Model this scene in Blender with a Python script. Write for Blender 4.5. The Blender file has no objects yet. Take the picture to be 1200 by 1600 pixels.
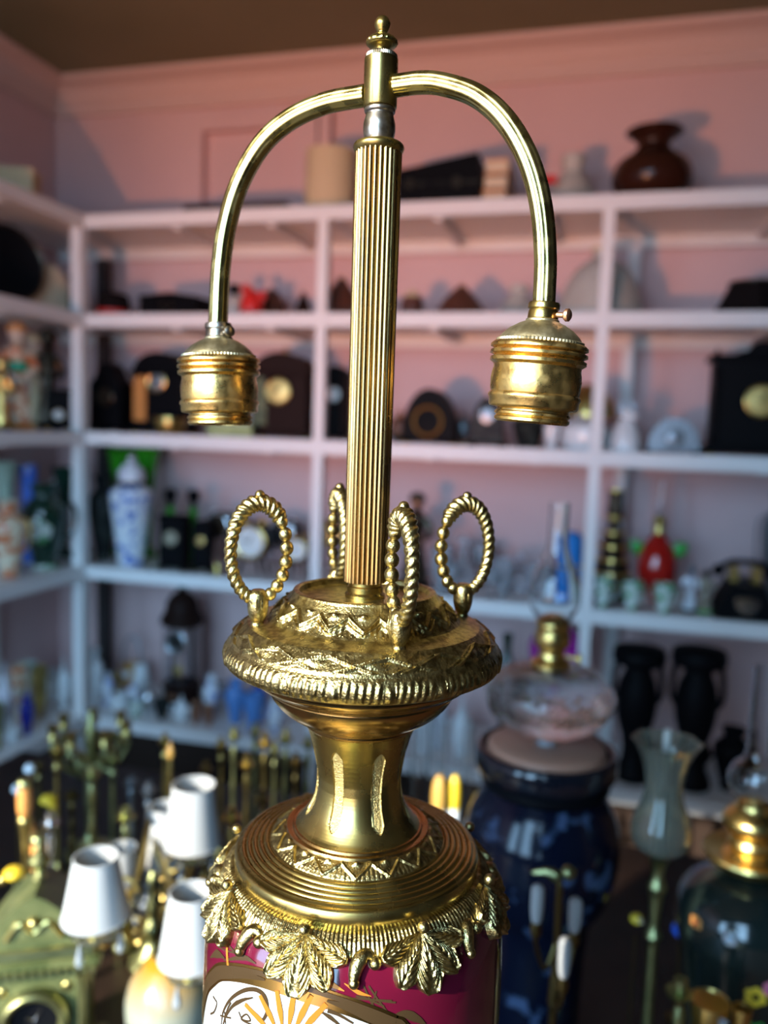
import bpy, math, random
import numpy as np
from mathutils import Vector, Matrix
random.seed(7); np.random.seed(7)
PI = math.pi
SC = bpy.context.scene
COL = SC.collection

# ------------------------------------------------------------------ camera, world, sun, exposure
FPX = 1280.0
YAW, PITCH, ROLL, CH = math.radians(15), math.radians(5.85), math.radians(1.9), 1.45
fw = np.array([-math.sin(YAW)*math.cos(PITCH), math.cos(YAW)*math.cos(PITCH), -math.sin(PITCH)])
r0 = np.array([math.cos(YAW), math.sin(YAW), 0.0]); u0 = np.cross(r0, fw)
rt = math.cos(ROLL)*r0 + math.sin(ROLL)*u0
up = -math.sin(ROLL)*r0 + math.cos(ROLL)*u0
CAMP = np.array([0, 0, CH])
cd = bpy.data.cameras.new('camera'); cam = bpy.data.objects.new('camera', cd); COL.objects.link(cam)
cam.matrix_world = Matrix([[rt[0], up[0], -fw[0], 0], [rt[1], up[1], -fw[1], 0], [rt[2], up[2], -fw[2], CH], [0, 0, 0, 1]])
cd.sensor_fit = 'VERTICAL'; cd.sensor_height = 36.0; cd.sensor_width = 36.0; cd.lens = 36.0*FPX/1600
cd.clip_start = 0.02
cd.dof.use_dof = True; cd.dof.focus_distance = 0.385; cd.dof.aperture_fstop = 4.8
SC.camera = cam

W = bpy.data.worlds.new('sky'); SC.world = W; W.use_nodes = True
bg = W.node_tree.nodes['Background']; bg.inputs[0].default_value = (0.37, 0.66, 1.0, 1); bg.inputs[1].default_value = 14.0

SUN_DIR = Vector((-0.5*math.cos(math.radians(24)), -0.866*math.cos(math.radians(24)), math.sin(math.radians(24))))  # towards the sun
sl = bpy.data.lights.new('sun', 'SUN'); sl.energy = 13.0; sl.color = (1.0, 0.93, 0.80); sl.angle = math.radians(0.6)
so = bpy.data.objects.new('sun', sl); COL.objects.link(so); so.location = (-3, -5, 5)
so.rotation_euler = SUN_DIR.to_track_quat('Z', 'Y').to_euler()

# unseen openings behind the camera, shaped to steer the sun: (x0, x1, z0, z1) in the plane of the rear wall
REAR = -0.9
OPEN = [(-2.02, -1.33, 0.80, 2.14), (-1.05, 0.05, 0.80, 2.46)]
for i, (x0, x1, z0, z1) in enumerate(OPEN):
    pl = bpy.data.lights.new('daylight_portal', 'AREA'); pl.shape = 'RECTANGLE'; pl.size = x1-x0; pl.size_y = z1-z0
    pl.cycles.is_portal = True
    po = bpy.data.objects.new('daylight_portal', pl); COL.objects.link(po)
    po.location = ((x0+x1)/2, REAR-0.06, (z0+z1)/2); po.rotation_euler = (math.radians(90), 0, 0)

vs = SC.view_settings
SC.display_settings.display_device = 'sRGB'
vs.view_transform = 'Standard'; vs.look = 'None'; vs.exposure = 0.0; vs.gamma = 1.0; vs.use_curve_mapping = False
SC.cycles.use_denoising = True
SC.cycles.max_bounces = 10; SC.cycles.transmission_bounces = 8; SC.cycles.transparent_max_bounces = 8
SC.cycles.caustics_reflective = True; SC.cycles.caustics_refractive = False
SC.cycles.sample_clamp_indirect = 6.0

# ------------------------------------------------------------------ pixel -> place helpers (for measuring only)
def ray(x, y): return fw + rt*(x-600)/FPX + up*(800-y)/FPX
def proj(p):
    d = np.asarray(p, float)-CAMP; z = d @ fw
    return 600+FPX*(d @ rt)/z, 800-FPX*(d @ up)/z, z
def bis(f, lo, hi):
    s = f(lo) > 0
    for _ in range(50):
        m = (lo+hi)/2
        if (f(m) > 0) == s: lo = m
        else: hi = m
    return (lo+hi)/2

# ------------------------------------------------------------------ materials
MATS = {}
def nt(m):
    m.use_nodes = True
    return m.node_tree, m.node_tree.nodes['Principled BSDF']
def mat(name, col, rough=0.5, metal=0.0, bump=0.0, bscale=60.0, col2=None, cscale=8.0, trans=0.0, ior=1.45, coat=0.0, sss=0.0, spec=0.5, r2=None, lo=0.4, hi=0.6, detail=4.0):
    if name in MATS: return MATS[name]
    m = bpy.data.materials.new(name); t, b = nt(m)
    b.inputs['Base Color'].default_value = (*col, 1); b.inputs['Roughness'].default_value = rough
    b.inputs['Metallic'].default_value = metal; b.inputs['IOR'].default_value = ior
    b.inputs['Transmission Weight'].default_value = trans; b.inputs['Coat Weight'].default_value = coat
    b.inputs['Specular IOR Level'].default_value = spec
    tc = t.nodes.new('ShaderNodeTexCoord')
    if col2 is not None or r2 is not None:
        n = t.nodes.new('ShaderNodeTexNoise'); n.inputs['Scale'].default_value = cscale; n.inputs['Detail'].default_value = detail
        t.links.new(tc.outputs['Object'], n.inputs['Vector'])
        mr = t.nodes.new('ShaderNodeMapRange'); mr.inputs[1].default_value = lo; mr.inputs[2].default_value = hi
        t.links.new(n.outputs['Fac'], mr.inputs[0])
        if col2 is not None:
            mx = t.nodes.new('ShaderNodeMix'); mx.data_type = 'RGBA'
            mx.inputs[6].default_value = (*col, 1); mx.inputs[7].default_value = (*col2, 1)
            t.links.new(mr.outputs[0], mx.inputs[0]); t.links.new(mx.outputs[2], b.inputs['Base Color'])
        if r2 is not None:
            rr = t.nodes.new('ShaderNodeMapRange'); rr.inputs[3].default_value = rough; rr.inputs[4].default_value = r2
            t.links.new(mr.outputs[0], rr.inputs[0]); t.links.new(rr.outputs[0], b.inputs['Roughness'])
    if bump > 0:
        n2 = t.nodes.new('ShaderNodeTexNoise'); n2.inputs['Scale'].default_value = bscale; n2.inputs['Detail'].default_value = 3
        t.links.new(tc.outputs['Object'], n2.inputs['Vector'])
        bp = t.nodes.new('ShaderNodeBump'); bp.inputs['Strength'].default_value = min(1, bump); bp.inputs['Distance'].default_value = 0.0006 if bscale > 300 else 0.004
        t.links.new(n2.outputs['Fac'], bp.inputs['Height']); t.links.new(bp.outputs[0], b.inputs['Normal'])
    MATS[name] = m
    return m

brass = mat('brass', (0.50, 0.38, 0.125), 0.23, 1.0, col2=(0.42, 0.31, 0.10), cscale=55, r2=0.31)
brass_red = mat('brass_reddish', (0.48, 0.30, 0.105), 0.19, 1.0, col2=(0.38, 0.23, 0.08), cscale=60, r2=0.28)
brass_arm = mat('brass_pale', (0.56, 0.46, 0.17), 0.20, 1.0, col2=(0.52, 0.43, 0.17), cscale=90, r2=0.34)
brass_cast = mat('brass_cast', (0.56, 0.45, 0.19), 0.30, 1.0, bump=0.6, bscale=900, col2=(0.27, 0.20, 0.075), cscale=260)
brass_stip = mat('brass_stippled', (0.52, 0.40, 0.16), 0.40, 1.0, bump=1.0, bscale=1500)
brass_worn = mat('brass_worn', (0.74, 0.50, 0.17), 0.26, 1.0, bump=0.12, bscale=500, col2=(0.42, 0.28, 0.10), cscale=130, r2=0.5, lo=0.45, hi=0.68)
brass_dull = mat('brass_tarnished', (0.50, 0.44, 0.28), 0.45, 1.0, bump=0.25, bscale=700, col2=(0.33, 0.28, 0.16), cscale=160)
nickel = mat('nickel_dull', (0.55, 0.50, 0.42), 0.3, 1.0, col2=(0.30, 0.25, 0.18), cscale=200)
copper = mat('copper_screw', (0.50, 0.26, 0.16), 0.45, 1.0)
maroon = mat('maroon_porcelain', (0.088, 0.004, 0.016), 0.12, coat=0.6, spec=0.5)
white_enam = mat('white_enamel', (0.45, 0.47, 0.46), 0.12, coat=0.3)
gold_paint = mat('gold_paint', (0.80, 0.45, 0.12), 0.25, 1.0)
dark_paint = mat('dark_gilt_line', (0.06, 0.035, 0.015), 0.25, 0.3)

# ------------------------------------------------------------------ geometry
class G:
    def __init__(s): s.v = []; s.f = []; s.n = 0; s.mi = []
    def add(s, V, F, mi=0):
        V = np.asarray(V, float); s.v.append(V); s.f += [tuple(i+s.n for i in q) for q in F]; s.mi += [mi]*len(F); s.n += len(V); return s
    def tr(s, M):
        M = np.array(M); s.v = [V @ M[:3, :3].T + M[:3, 3] for V in s.v]; return s
    def mv(s, x=0, y=0, z=0): s.v = [V+np.array([x, y, z]) for V in s.v]; return s
    def rz(s, a): return s.tr(Matrix.Rotation(a, 4, 'Z'))
    def rx(s, a): return s.tr(Matrix.Rotation(a, 4, 'X'))
    def ry(s, a): return s.tr(Matrix.Rotation(a, 4, 'Y'))
    def sc(s, x, y=None, z=None):
        y = x if y is None else y; z = x if z is None else z
        s.v = [V*np.array([x, y, z]) for V in s.v]; return s
    def join(s, o): return s.add(np.concatenate(o.v), o.f)

def grid_faces(nr, nc, wrap=True):
    F = []
    for i in range(nr-1):
        for j in range(nc if wrap else nc-1):
            k = (j+1) % nc
            F.append((i*nc+j, i*nc+k, (i+1)*nc+k, (i+1)*nc+j))
    return F
def spl(pts, n=6):
    P = [np.array(p, float) for p in pts]; P = [2*P[0]-P[1]]+P+[2*P[-1]-P[-2]]; out = []
    for i in range(1, len(P)-2):
        for k in range(n):
            t = k/n
            out.append(0.5*(2*P[i]+(P[i+1]-P[i-1])*t+(2*P[i-1]-5*P[i]+4*P[i+1]-P[i+2])*t*t+(3*P[i]-P[i-1]-3*P[i+1]+P[i+2])*t**3))
    out.append(P[-2])
    if len(P[1]) == 2:
        lo = np.min(P[1:-1], axis=0); hi = np.max(P[1:-1], axis=0); out = [np.clip(o, lo, hi) for o in out]
    return out
def lathe(prof, seg=24, a0=0.0, cap=True, rfun=None):
    """profile of (r, z) from bottom to top or top to bottom; ends closed with fans when cap"""
    g = G(); nr = len(prof); th = np.arange(seg)*2*PI/seg + a0
    V = np.zeros((nr, seg, 3))
    for i, (r, z) in enumerate(prof):
        rr = max(r, 1e-5)*(rfun(th, i/(nr-1)) if rfun else 1.0)
        V[i, :, 0] = rr*np.cos(th); V[i, :, 1] = rr*np.sin(th); V[i, :, 2] = z
    F = grid_faces(nr, seg)
    up_ = prof[-1][1] >= prof[0][1]
    if not up_: F = [q[::-1] for q in F]
    V = V.reshape(-1, 3)
    if cap:
        c0 = tuple(range(seg)); c1 = tuple((nr-1)*seg+i for i in range(seg))
        if up_: c0 = c0[::-1]
        else: c1 = c1[::-1]
        if prof[0][0] > 1e-4: F.append(c0)
        if prof[-1][0] > 1e-4: F.append(c1)
    return g.add(V, F)
def tube(path, r, seg=10, caps=True, closed=False):
    P = np.array(path, float); n = len(P); R = np.full(n, r) if np.isscalar(r) else np.array(r, float)
    T = np.gradient(P, axis=0)
    if closed: T = np.roll(P, -1, 0)-np.roll(P, 1, 0)
    T /= np.linalg.norm(T, axis=1)[:, None]+1e-12
    a = np.array([0, 0, 1.0]) if abs(T[0][2]) < 0.9 else np.array([1.0, 0, 0])
    nrm = a-T[0]*(a @ T[0]); nrm /= np.linalg.norm(nrm); V = []
    th = np.arange(seg)*2*PI/seg
    for i in range(n):
        nrm = nrm-T[i]*(nrm @ T[i]); nrm /= np.linalg.norm(nrm)+1e-12; b = np.cross(T[i], nrm)
        V.append(P[i]+R[i]*(np.cos(th)[:, None]*nrm+np.sin(th)[:, None]*b))
    F = grid_faces(n, seg)
    if closed: F += [((n-1)*seg+j, (n-1)*seg+(j+1) % seg, (j+1) % seg, j) for j in range(seg)]
    elif caps: F += [tuple(range(seg))[::-1], tuple((n-1)*seg+j for j in range(seg))]
    return G().add(np.concatenate(V), F)
def ball(r, seg=12, rings=8, sz=1.0):
    return lathe([(r*math.sin(PI*i/rings), -r*sz*math.cos(PI*i/rings)) for i in range(rings+1)], seg, cap=False)
def box(x0, x1, y0, y1, z0, z1, bev=0.0):
    if bev <= 0:
        V = [(x, y, z) for x in (x0, x1) for y in (y0, y1) for z in (z0, z1)]
        return G().add(V, [(0, 1, 3, 2), (4, 6, 7, 5), (0, 4, 5, 1), (2, 3, 7, 6), (0, 2, 6, 4), (1, 5, 7, 3)])
    b = min(bev, (x1-x0)/2.2, (y1-y0)/2.2, (z1-z0)/2.2)
    def ringv(x0, x1, y0, y1, z): return [(x0+b, y0, z), (x1-b, y0, z), (x1, y0+b, z), (x1, y1-b, z), (x1-b, y1, z), (x0+b, y1, z), (x0, y1-b, z), (x0, y0+b, z)]
    V = ringv(x0+b, x1-b, y0+b, y1-b, z0)+ringv(x0, x1, y0, y1, z0+b)+ringv(x0, x1, y0, y1, z1-b)+ringv(x0+b, x1-b, y0+b, y1-b, z1)
    F = grid_faces(4, 8)+[tuple(range(8))[::-1], tuple(24+i for i in range(8))]
    return G().add(V, F)
def prism(poly, d0, d1):
    """polygon in x,z extruded along y from d0 to d1"""
    n = len(poly); V = [(x, d0, z) for x, z in poly]+[(x, d1, z) for x, z in poly]
    F = [tuple(range(n)), tuple(range(2*n-1, n-1, -1))]+[(i, i+n, (i+1) % n+n, (i+1) % n) for i in range(n)]
    return G().add(V, F)
def torus(R, r, seg=32, sub=8):
    return tube([(R*math.cos(2*PI*i/seg), R*math.sin(2*PI*i/seg), 0) for i in range(seg)], r, sub, closed=True)

def obj(name, g, m, parent=None, smooth=True, ang=40):
    me = bpy.data.meshes.new(name); V = np.concatenate(g.v)
    me.from_pydata(V.tolist(), [], g.f)
    for k in (m if isinstance(m, (list, tuple)) else [m]): me.materials.append(k)
    if max(g.mi) > 0: me.polygons.foreach_set('material_index', g.mi)
    me.validate(); me.update()
    if smooth:
        me.polygons.foreach_set('use_smooth', [True]*len(me.polygons))
        me.set_sharp_from_angle(angle=math.radians(ang))
    o = bpy.data.objects.new(name, me); COL.objects.link(o)
    if parent is not None: o.parent = parent
    return o
def tag(o, label, cat, group=None):
    o['label'] = label; o['category'] = cat
    if group: o['group'] = group
    return o
def thing(name, label, cat, loc=(0, 0, 0), rz=0.0, group=None):
    o = bpy.data.objects.new(name, None); COL.objects.link(o); o.empty_display_size = 0.02
    o.location = loc; o.rotation_euler = (0, 0, rz); return tag(o, label, cat, group)
def struct(name, g, m, parent=None, smooth=False):
    o = obj(name, g, m, parent, smooth)
    if parent is None: o['kind'] = 'structure'
    return o
def dup(o, parent=None):
    c = o.copy(); COL.objects.link(c); c.parent = parent
    for ch in list(o.children): dup(ch, c)
    return c

# ------------------------------------------------------------------ the room
XL, YB, XR, ZC = -2.13, 2.85, 0.92, 2.715
wallp = mat('pink_wall_paint', (0.64, 0.445, 0.43), 0.75, bump=0.15, bscale=25, col2=(0.61, 0.42, 0.41), cscale=2.0)
ceilp = mat('olive_ceiling_paint', (0.19, 0.175, 0.105), 0.8, col2=(0.16, 0.15, 0.085), cscale=1.5)
covep = mat('cove_paint', (0.60, 0.44, 0.40), 0.7)
floorm = mat('brown_floor_boards', (0.16, 0.085, 0.05), 0.45, col2=(0.11, 0.06, 0.035), cscale=5)
rearp = mat('rear_wall_paint', (0.10, 0.075, 0.06), 0.8)
T_ = 0.12
struct('floor', box(XL-T_, XR+T_, REAR-T_, YB+T_, -0.1, 0), floorm)
struct('ceiling', box(XL-T_, XR+T_, REAR-T_, YB+T_, ZC, ZC+0.1), ceilp)
struct('wall_back', box(XL-T_, XR+T_, YB, YB+T_, 0, ZC), wallp)
struct('wall_left', box(XL-T_, XL, REAR, YB, 0, ZC), wallp)
struct('wall_right', box(XR, XR+T_, REAR, YB, 0, ZC), mat('dark_right_wall', (0.022, 0.014, 0.010), 0.6, spec=0.2))  # unseen wall, set close and dark so the brass reflects darkness
rw = G()
xs = [XL]+[v for o in OPEN for v in o[:2]]+[XR]
for i in range(0, len(xs), 2): rw.join(box(xs[i], xs[i+1], REAR-T_, REAR, 0, ZC))
for x0, x1, z0, z1 in OPEN:
    rw.join(box(x0, x1, REAR-T_, REAR, 0, z0)); rw.join(box(x0, x1, REAR-T_, REAR, z1, ZC))
struct('wall_rear', rw, rearp)
# coved cornice along the back and left walls
cv = [(0, 2.595), (0.014, 2.595), (0.018, 2.600), (0.018, 2.640), (0.022, 2.645), (0.030, 2.655), (0.045, 2.678), (0.070, 2.692), (0.085, 2.694), (0.095, 2.697), (0.100, 2.706), (0.100, 2.715), (0, 2.715)]
g = G(); n = len(cv)
V = [(XL+d, YB-d, z) for d, z in cv]+[(XR, YB-d, z) for d, z in cv]
g.add(V, [(i, (i+1) % n, (i+1) % n+n, i+n) for i in range(n)])
struct('trim_1', g, covep)
g = G(); V = [(XL+d, REAR, z) for d, z in cv]+[(XL+d, YB-d, z) for d, z in cv]
g.add(V, [(i, (i+1) % n, (i+1) % n+n, i+n) for i in range(n)])
struct('trim_2', g, covep)
# boxed-in recess panel on the back wall with a pipe casing beside it
pnl = G()
pnl.join(box(-1.57, -1.48, YB-0.045, YB, 2.13, 2.56)).join(box(-1.48, -1.04, YB-0.045, YB, 2.50, 2.56)).join(box(-1.12, -1.04, YB-0.045, YB, 2.13, 2.50))
struct('trim_3', pnl, wallp)
struct('trim_4', box(-1.03, -0.99, YB-0.05, YB, 0.0, 2.565), wallp)
# timber frames of the two rear windows
frm = mat('window_frame_paint', (0.55, 0.5, 0.45), 0.5)
for i, (x0, x1, z0, z1) in enumerate(OPEN):
    w = struct('window_%d' % (i+1), box(x0-0.03, x1+0.03, REAR-0.02, REAR+0.03, z0-0.04, z0, 0.004), frm)
    obj('window_frame', box(x0, x0+0.03, REAR-0.08, REAR-0.04, z0, z1), frm, w)
    obj('window_frame', box(x1-0.03, x1, REAR-0.08, REAR-0.04, z0, z1), frm, w)
    obj('window_frame', box(x0+0.03, x1-0.03, REAR-0.08, REAR-0.04, z1-0.03, z1), frm, w)
# unseen ground added outside, tinted terracotta to bounce warm light indoors
struct('ground_outside', box(-14, 14, -18, REAR-T_-0.002, -0.12, -0.02), mat('warm_bounce_ground', (0.62, 0.27, 0.15), 0.8, col2=(0.52, 0.24, 0.14), cscale=3))
# unseen warm spotlight added behind the camera in place of bounced sunlight
SPX, SPY, SPZ = -0.95, -0.55, 1.00
sp = thing('added_spotlight', 'added unseen black spotlight turned up towards the top shelves', 'spotlight', (SPX, SPY, 0.0005))
blk = mat('black_metal', (0.01, 0.01, 0.01), 0.4, spec=0.3)
obj('base', lathe([(0.10, 0), (0.10, 0.012), (0.02, 0.022)], 28), blk, sp)
obj('pole', tube([(0, 0, 0.015), (0, 0, SPZ)], 0.009, 12), blk, sp)
aim = Vector((-0.72, YB, 2.38))-Vector((SPX, SPY, SPZ))
head = obj('lamp_head', lathe([(0.02, -0.03), (0.035, -0.02), (0.035, 0.07), (0.031, 0.07), (0.031, -0.01), (0.0, -0.01)], 20, cap=False), blk, sp)
head.location = (0, 0, SPZ); head.rotation_euler = aim.to_track_quat('Z', 'Y').to_euler()
ld = bpy.data.lights.new('added_spot', 'SPOT'); ld.energy = 215; ld.color = (1.0, 0.34, 0.14); ld.spot_size = math.radians(54); ld.spot_blend = 1.0; ld.shadow_soft_size = 0.03
lo_ = bpy.data.objects.new('added_spot', ld); COL.objects.link(lo_); lo_.parent = sp
lo_.location = Vector((0, 0, SPZ))+aim.normalized()*0.075; lo_.rotation_euler = (-aim).to_track_quat('Z', 'Y').to_euler()

# ------------------------------------------------------------------ shelving
LV = [2.115, 1.795, 1.405, 0.945, 0.415]
YF, XF = 2.45, -1.73
shm = mat('white_shelf_paint', (0.78, 0.76, 0.74), 0.45)
PW, PT = 0.032, 0.032
sh = thing('shelving_unit', 'white metal shelving along the pink back wall', 'shelves', (0, YF, 0))
for X in (-0.869, -0.03, 0.83):
    obj('post', box(X-PW/2, X+PW/2, -PT, 0, 0, LV[0]-0.04), shm, sh, False)
obj('rear_post', box(-1.905, -1.865, YB-YF-0.07, YB-YF-0.03, 0, LV[0]-0.065), mat('dark_post_paint', (0.035, 0.03, 0.03), 0.5), sh, False)
for X in (0.05, 0.85):
    obj('rear_post', box(X-0.02, X+0.02, YB-YF-0.06, YB-YF-0.03, 0, LV[0]-0.065), shm, sh, False)
for z in LV:
    obj('shelf_board', box(XL+0.03, 0.88, 0.0, YB-YF-0.03, z-0.022, z-0.004), shm, sh, False)
    obj('front_rail', box(XF+PW/2+0.006, 0.88, -0.03, 0.0, z-0.042, z), shm, sh, False)
    obj('rear_rail', box(XL+0.03, 0.88, YB-YF-0.028, YB-YF-0.008, z-0.062, z-0.022), shm, sh, False)
    for X in (-1.38, -1.05, -0.52, -0.2, 0.42):
        obj('cross_brace', box(X-0.012, X+0.012, 0.0, YB-YF-0.06, z-0.05, z-0.0225), shm, sh, False)
obj('dark_infill_panel', box(XL+0.03, 0.86, 0.03, 0.05, 0.001, LV[4]-0.052), mat('brown_infill_panel', (0.030, 0.018, 0.013), 0.6, spec=0.2), sh, False)  # dark panel added to hide the bright wall under the bottom shelf
sl_ = thing('shelving_unit', 'white metal shelving along the left wall meeting the corner post', 'shelves', (XF, 0, 0))
obj('post', box(-PW/2-0.004, PW/2+0.004, YF-PT-0.006, YF-0.001, 0, LV[0]), shm, sl_, False)
obj('rear_post', box(XL-XF+0.03, XL-XF+0.06, YF-0.06, YF-0.02, 0, LV[0]-0.04), shm, sl_, False)
obj('rear_post', box(XL-XF+0.03, XL-XF+0.06, 1.98, 2.02, 0, LV[0]-0.04), shm, sl_, False)
obj('post', box(-PW/2, PW/2, 1.20, 1.23, 0, LV[0]-0.04), shm, sl_, False)
for z in LV:
    obj('shelf_board', box(XL-XF+0.03, -0.001, 1.2, YF-0.002, z-0.022, z-0.003), shm, sl_, False)
    obj('front_rail', box(-0.0, 0.03, 1.23, YF-PT-0.006, z-0.042, z), shm, sl_, False)
    obj('rear_rail', box(XL-XF+0.008, XL-XF+0.028, 1.2, YF-0.002, z-0.062, z-0.022), shm, sl_, False)
    obj('cross_brace', box(XL-XF+0.05, -0.0, 2.06, 2.085, z-0.05, z-0.0225), shm, sl_, False)
obj('dark_infill_panel', box(-0.05, -0.03, 1.23, YF-0.04, 0.001, LV[4]-0.052), mat('brown_infill_panel', (0, 0, 0)), sl_, False)  # same added dark panel under the left wall shelves

def S(lev, cx, w, ty, back=0.16):
    """a place on the back shelving: (loc, width, height) from an object's middle, width and top in the photograph"""
    Y = YF+back; z = LV[lev]-0.0034
    X = bis(lambda X: proj((X, Y, z+0.05))[0]-cx, -3, 3)
    s = proj((X, Y, z))[2]/FPX
    h = bis(lambda t: ty-proj((X, Y, t))[1], z-0.2, z+1.0)-z
    return (X, Y, z), w*s, h
def SL(lev, cx, w, ty, back=0.14):
    X = XF-back; z = LV[lev]-0.0024
    Y = bis(lambda Y: proj((X, Y, z+0.05))[0]-cx, 0.6, 3.5)
    s = proj((X, Y, z))[2]/FPX
    h = bis(lambda t: ty-proj((X, Y, t))[1], z-0.2, z+1.0)-z
    return (X, Y, z), w*s, h
TZ = 0.60
def T(cx, w, ty, D):
    p = CAMP+ray(cx, ty)*D
    return (p[0], p[1], TZ), w*D/FPX, p[2]-TZ

# ------------------------------------------------------------------ the brass table lamp (local +X towards the camera, z from the table)
AX, AY = -0.1187, 0.4094
lamp = thing('table_lamp', 'tall brass two-arm table lamp with maroon porcelain body and empty sockets', 'lamp', (AX, AY, TZ), math.radians(-73.8))
def L(prof): return [(r, z-TZ) for r, z in prof]
def relief(name, prof, seg, rows, fn, m, parent=lamp, fmat=None):
    """dense lathe whose surface is pushed out along its normal by fn(theta, t, arc)"""
    P = np.array(L(prof), float); d = np.r_[0, np.cumsum(np.hypot(*np.diff(P, axis=0).T))]; t = np.linspace(0, d[-1], rows)
    t = np.unique(np.r_[t, d]); r = np.interp(t, d, P[:, 0]); z = np.interp(t, d, P[:, 1])
    dr = np.gradient(r, t); dz = np.gradient(z, t); nr = -dz; nz = dr
    sgn = 1.0
    ln = np.hypot(nr, nz)+1e-9; nr, nz = nr/ln, nz/ln
    th = np.arange(seg)*2*PI/seg; TH, TT = np.meshgrid(th, t/d[-1])
    D = fn(TH, TT)
    R = r[:, None]+nr[:, None]*D*sgn; Z = z[:, None]+nz[:, None]*D*sgn
    V = np.stack([R*np.cos(TH), R*np.sin(TH), Z], -1).reshape(-1, 3)
    F = [q[::-1] for q in grid_faces(len(t), seg)]
    g = G().add(V, F)
    if fmat is not None:
        M = fmat(TH, TT)[:-1]; g.mi = M.astype(int).reshape(-1).tolist()
    return obj(name, g, m, parent, ang=70)
def tri(x): return np.abs((x % 1.0)*2-1)             # 1 at integers, 0 half way
def ridge(d, w): return np.clip(1-np.abs(d)/w, 0, 1)**0.7
def sstep(a, b, x):
    t = np.clip((x-a)/(b-a), 0, 1); return t*t*(3-2*t)

# finial, tee, ball joint, collar
obj('finial', lathe(L(spl([(0.0005, 1.6516), (0.0026, 1.6508), (0.0041, 1.6478), (0.0030, 1.6447), (0.0025, 1.6436), (0.0040, 1.6425), (0.0062, 1.6412), (0.0077, 1.6394), (0.0072, 1.6378), (0.0045, 1.6366), (0.0035, 1.6352), (0.0042, 1.6337)], 5)), 40,
    rfun=lambda th, t: 1+0.035*(0.42 < t < 0.70)*np.cos(20*th)), brass, lamp)
obj('knurled_nut', lathe(L([(0.004, 1.6340), (0.0070, 1.6338), (0.0078, 1.6330), (0.0078, 1.6316), (0.004, 1.6312)]), 96, rfun=lambda th, t: 1+0.02*np.cos(48*th)), nickel, lamp)
obj('tee_fitting', lathe(L([(0.004, 1.6316), (0.0080, 1.6315), (0.0084, 1.6311), (0.0084, 1.6086), (0.0081, 1.6081), (0.004, 1.6080)]), 48), brass, lamp)
obj('ball_joint', lathe(L(spl([(0.0072, 1.6082), (0.0078, 1.6072), (0.0076, 1.6060), (0.0069, 1.6050), (0.0072, 1.6035), (0.0080, 1.6005), (0.0081, 1.5975), (0.0075, 1.5940), (0.0066, 1.5915), (0.006, 1.590)], 4)), 40), nickel, lamp)
obj('stem_collar', lathe(L(spl([(0.006, 1.5918), (0.0100, 1.5916), (0.0122, 1.5906), (0.0129, 1.5890), (0.0122, 1.5872), (0.0112, 1.5862), (0.009, 1.5858)], 4)), 48), brass, lamp)
NF = 26
obj('fluted_stem', lathe(L([(0.0117-0.0004*k/12, 1.5868-(1.5868-1.3695)*k/12) for k in range(13)]), NF*10, rfun=lambda th, t: 0.935+0.08*np.abs(np.sin(NF*th/2))), brass_red, lamp, ang=80)
obj('stem_nut', lathe(L([(0.0080, 1.3712), (0.0086, 1.3706), (0.0086, 1.3675), (0.0094, 1.3668), (0.0094, 1.3640), (0.0105, 1.3628), (0.0105, 1.3610)]), 40), brass, lamp)

# relief plate: dish, zigzag cone, ledge, leaf band, roped rim
PP = [(0.0080, 1.3612), (0.0180, 1.3610), (0.0310, 1.3612), (0.0335, 1.3620), (0.0345, 1.3646), (0.0358, 1.3652), (0.0374, 1.3648), (0.0380, 1.3636), (0.0405, 1.3604), (0.0450, 1.3555), (0.0492, 1.3516), (0.0508, 1.3502), (0.0530, 1.3493), (0.0610, 1.3478), (0.0622, 1.3468), (0.0630, 1.3460), (0.0660, 1.3434), (0.0693, 1.3400), (0.0702, 1.3384), (0.0712, 1.3372), (0.0724, 1.3350), (0.0729, 1.3326), (0.0726, 1.3300), (0.0712, 1.3276), (0.0700, 1.3264), (0.0660, 1.3246), (0.0585, 1.3226)]
Pa = np.array(PP); Pd = np.r_[0, np.cumsum(np.hypot(*np.diff(Pa, axis=0).T))]; Pt = Pd/Pd[-1]
t_c0, t_c1, t_b0, t_b1, t_r0, t_r1 = Pt[8], Pt[10], Pt[15], Pt[17], Pt[19], Pt[24]
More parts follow.
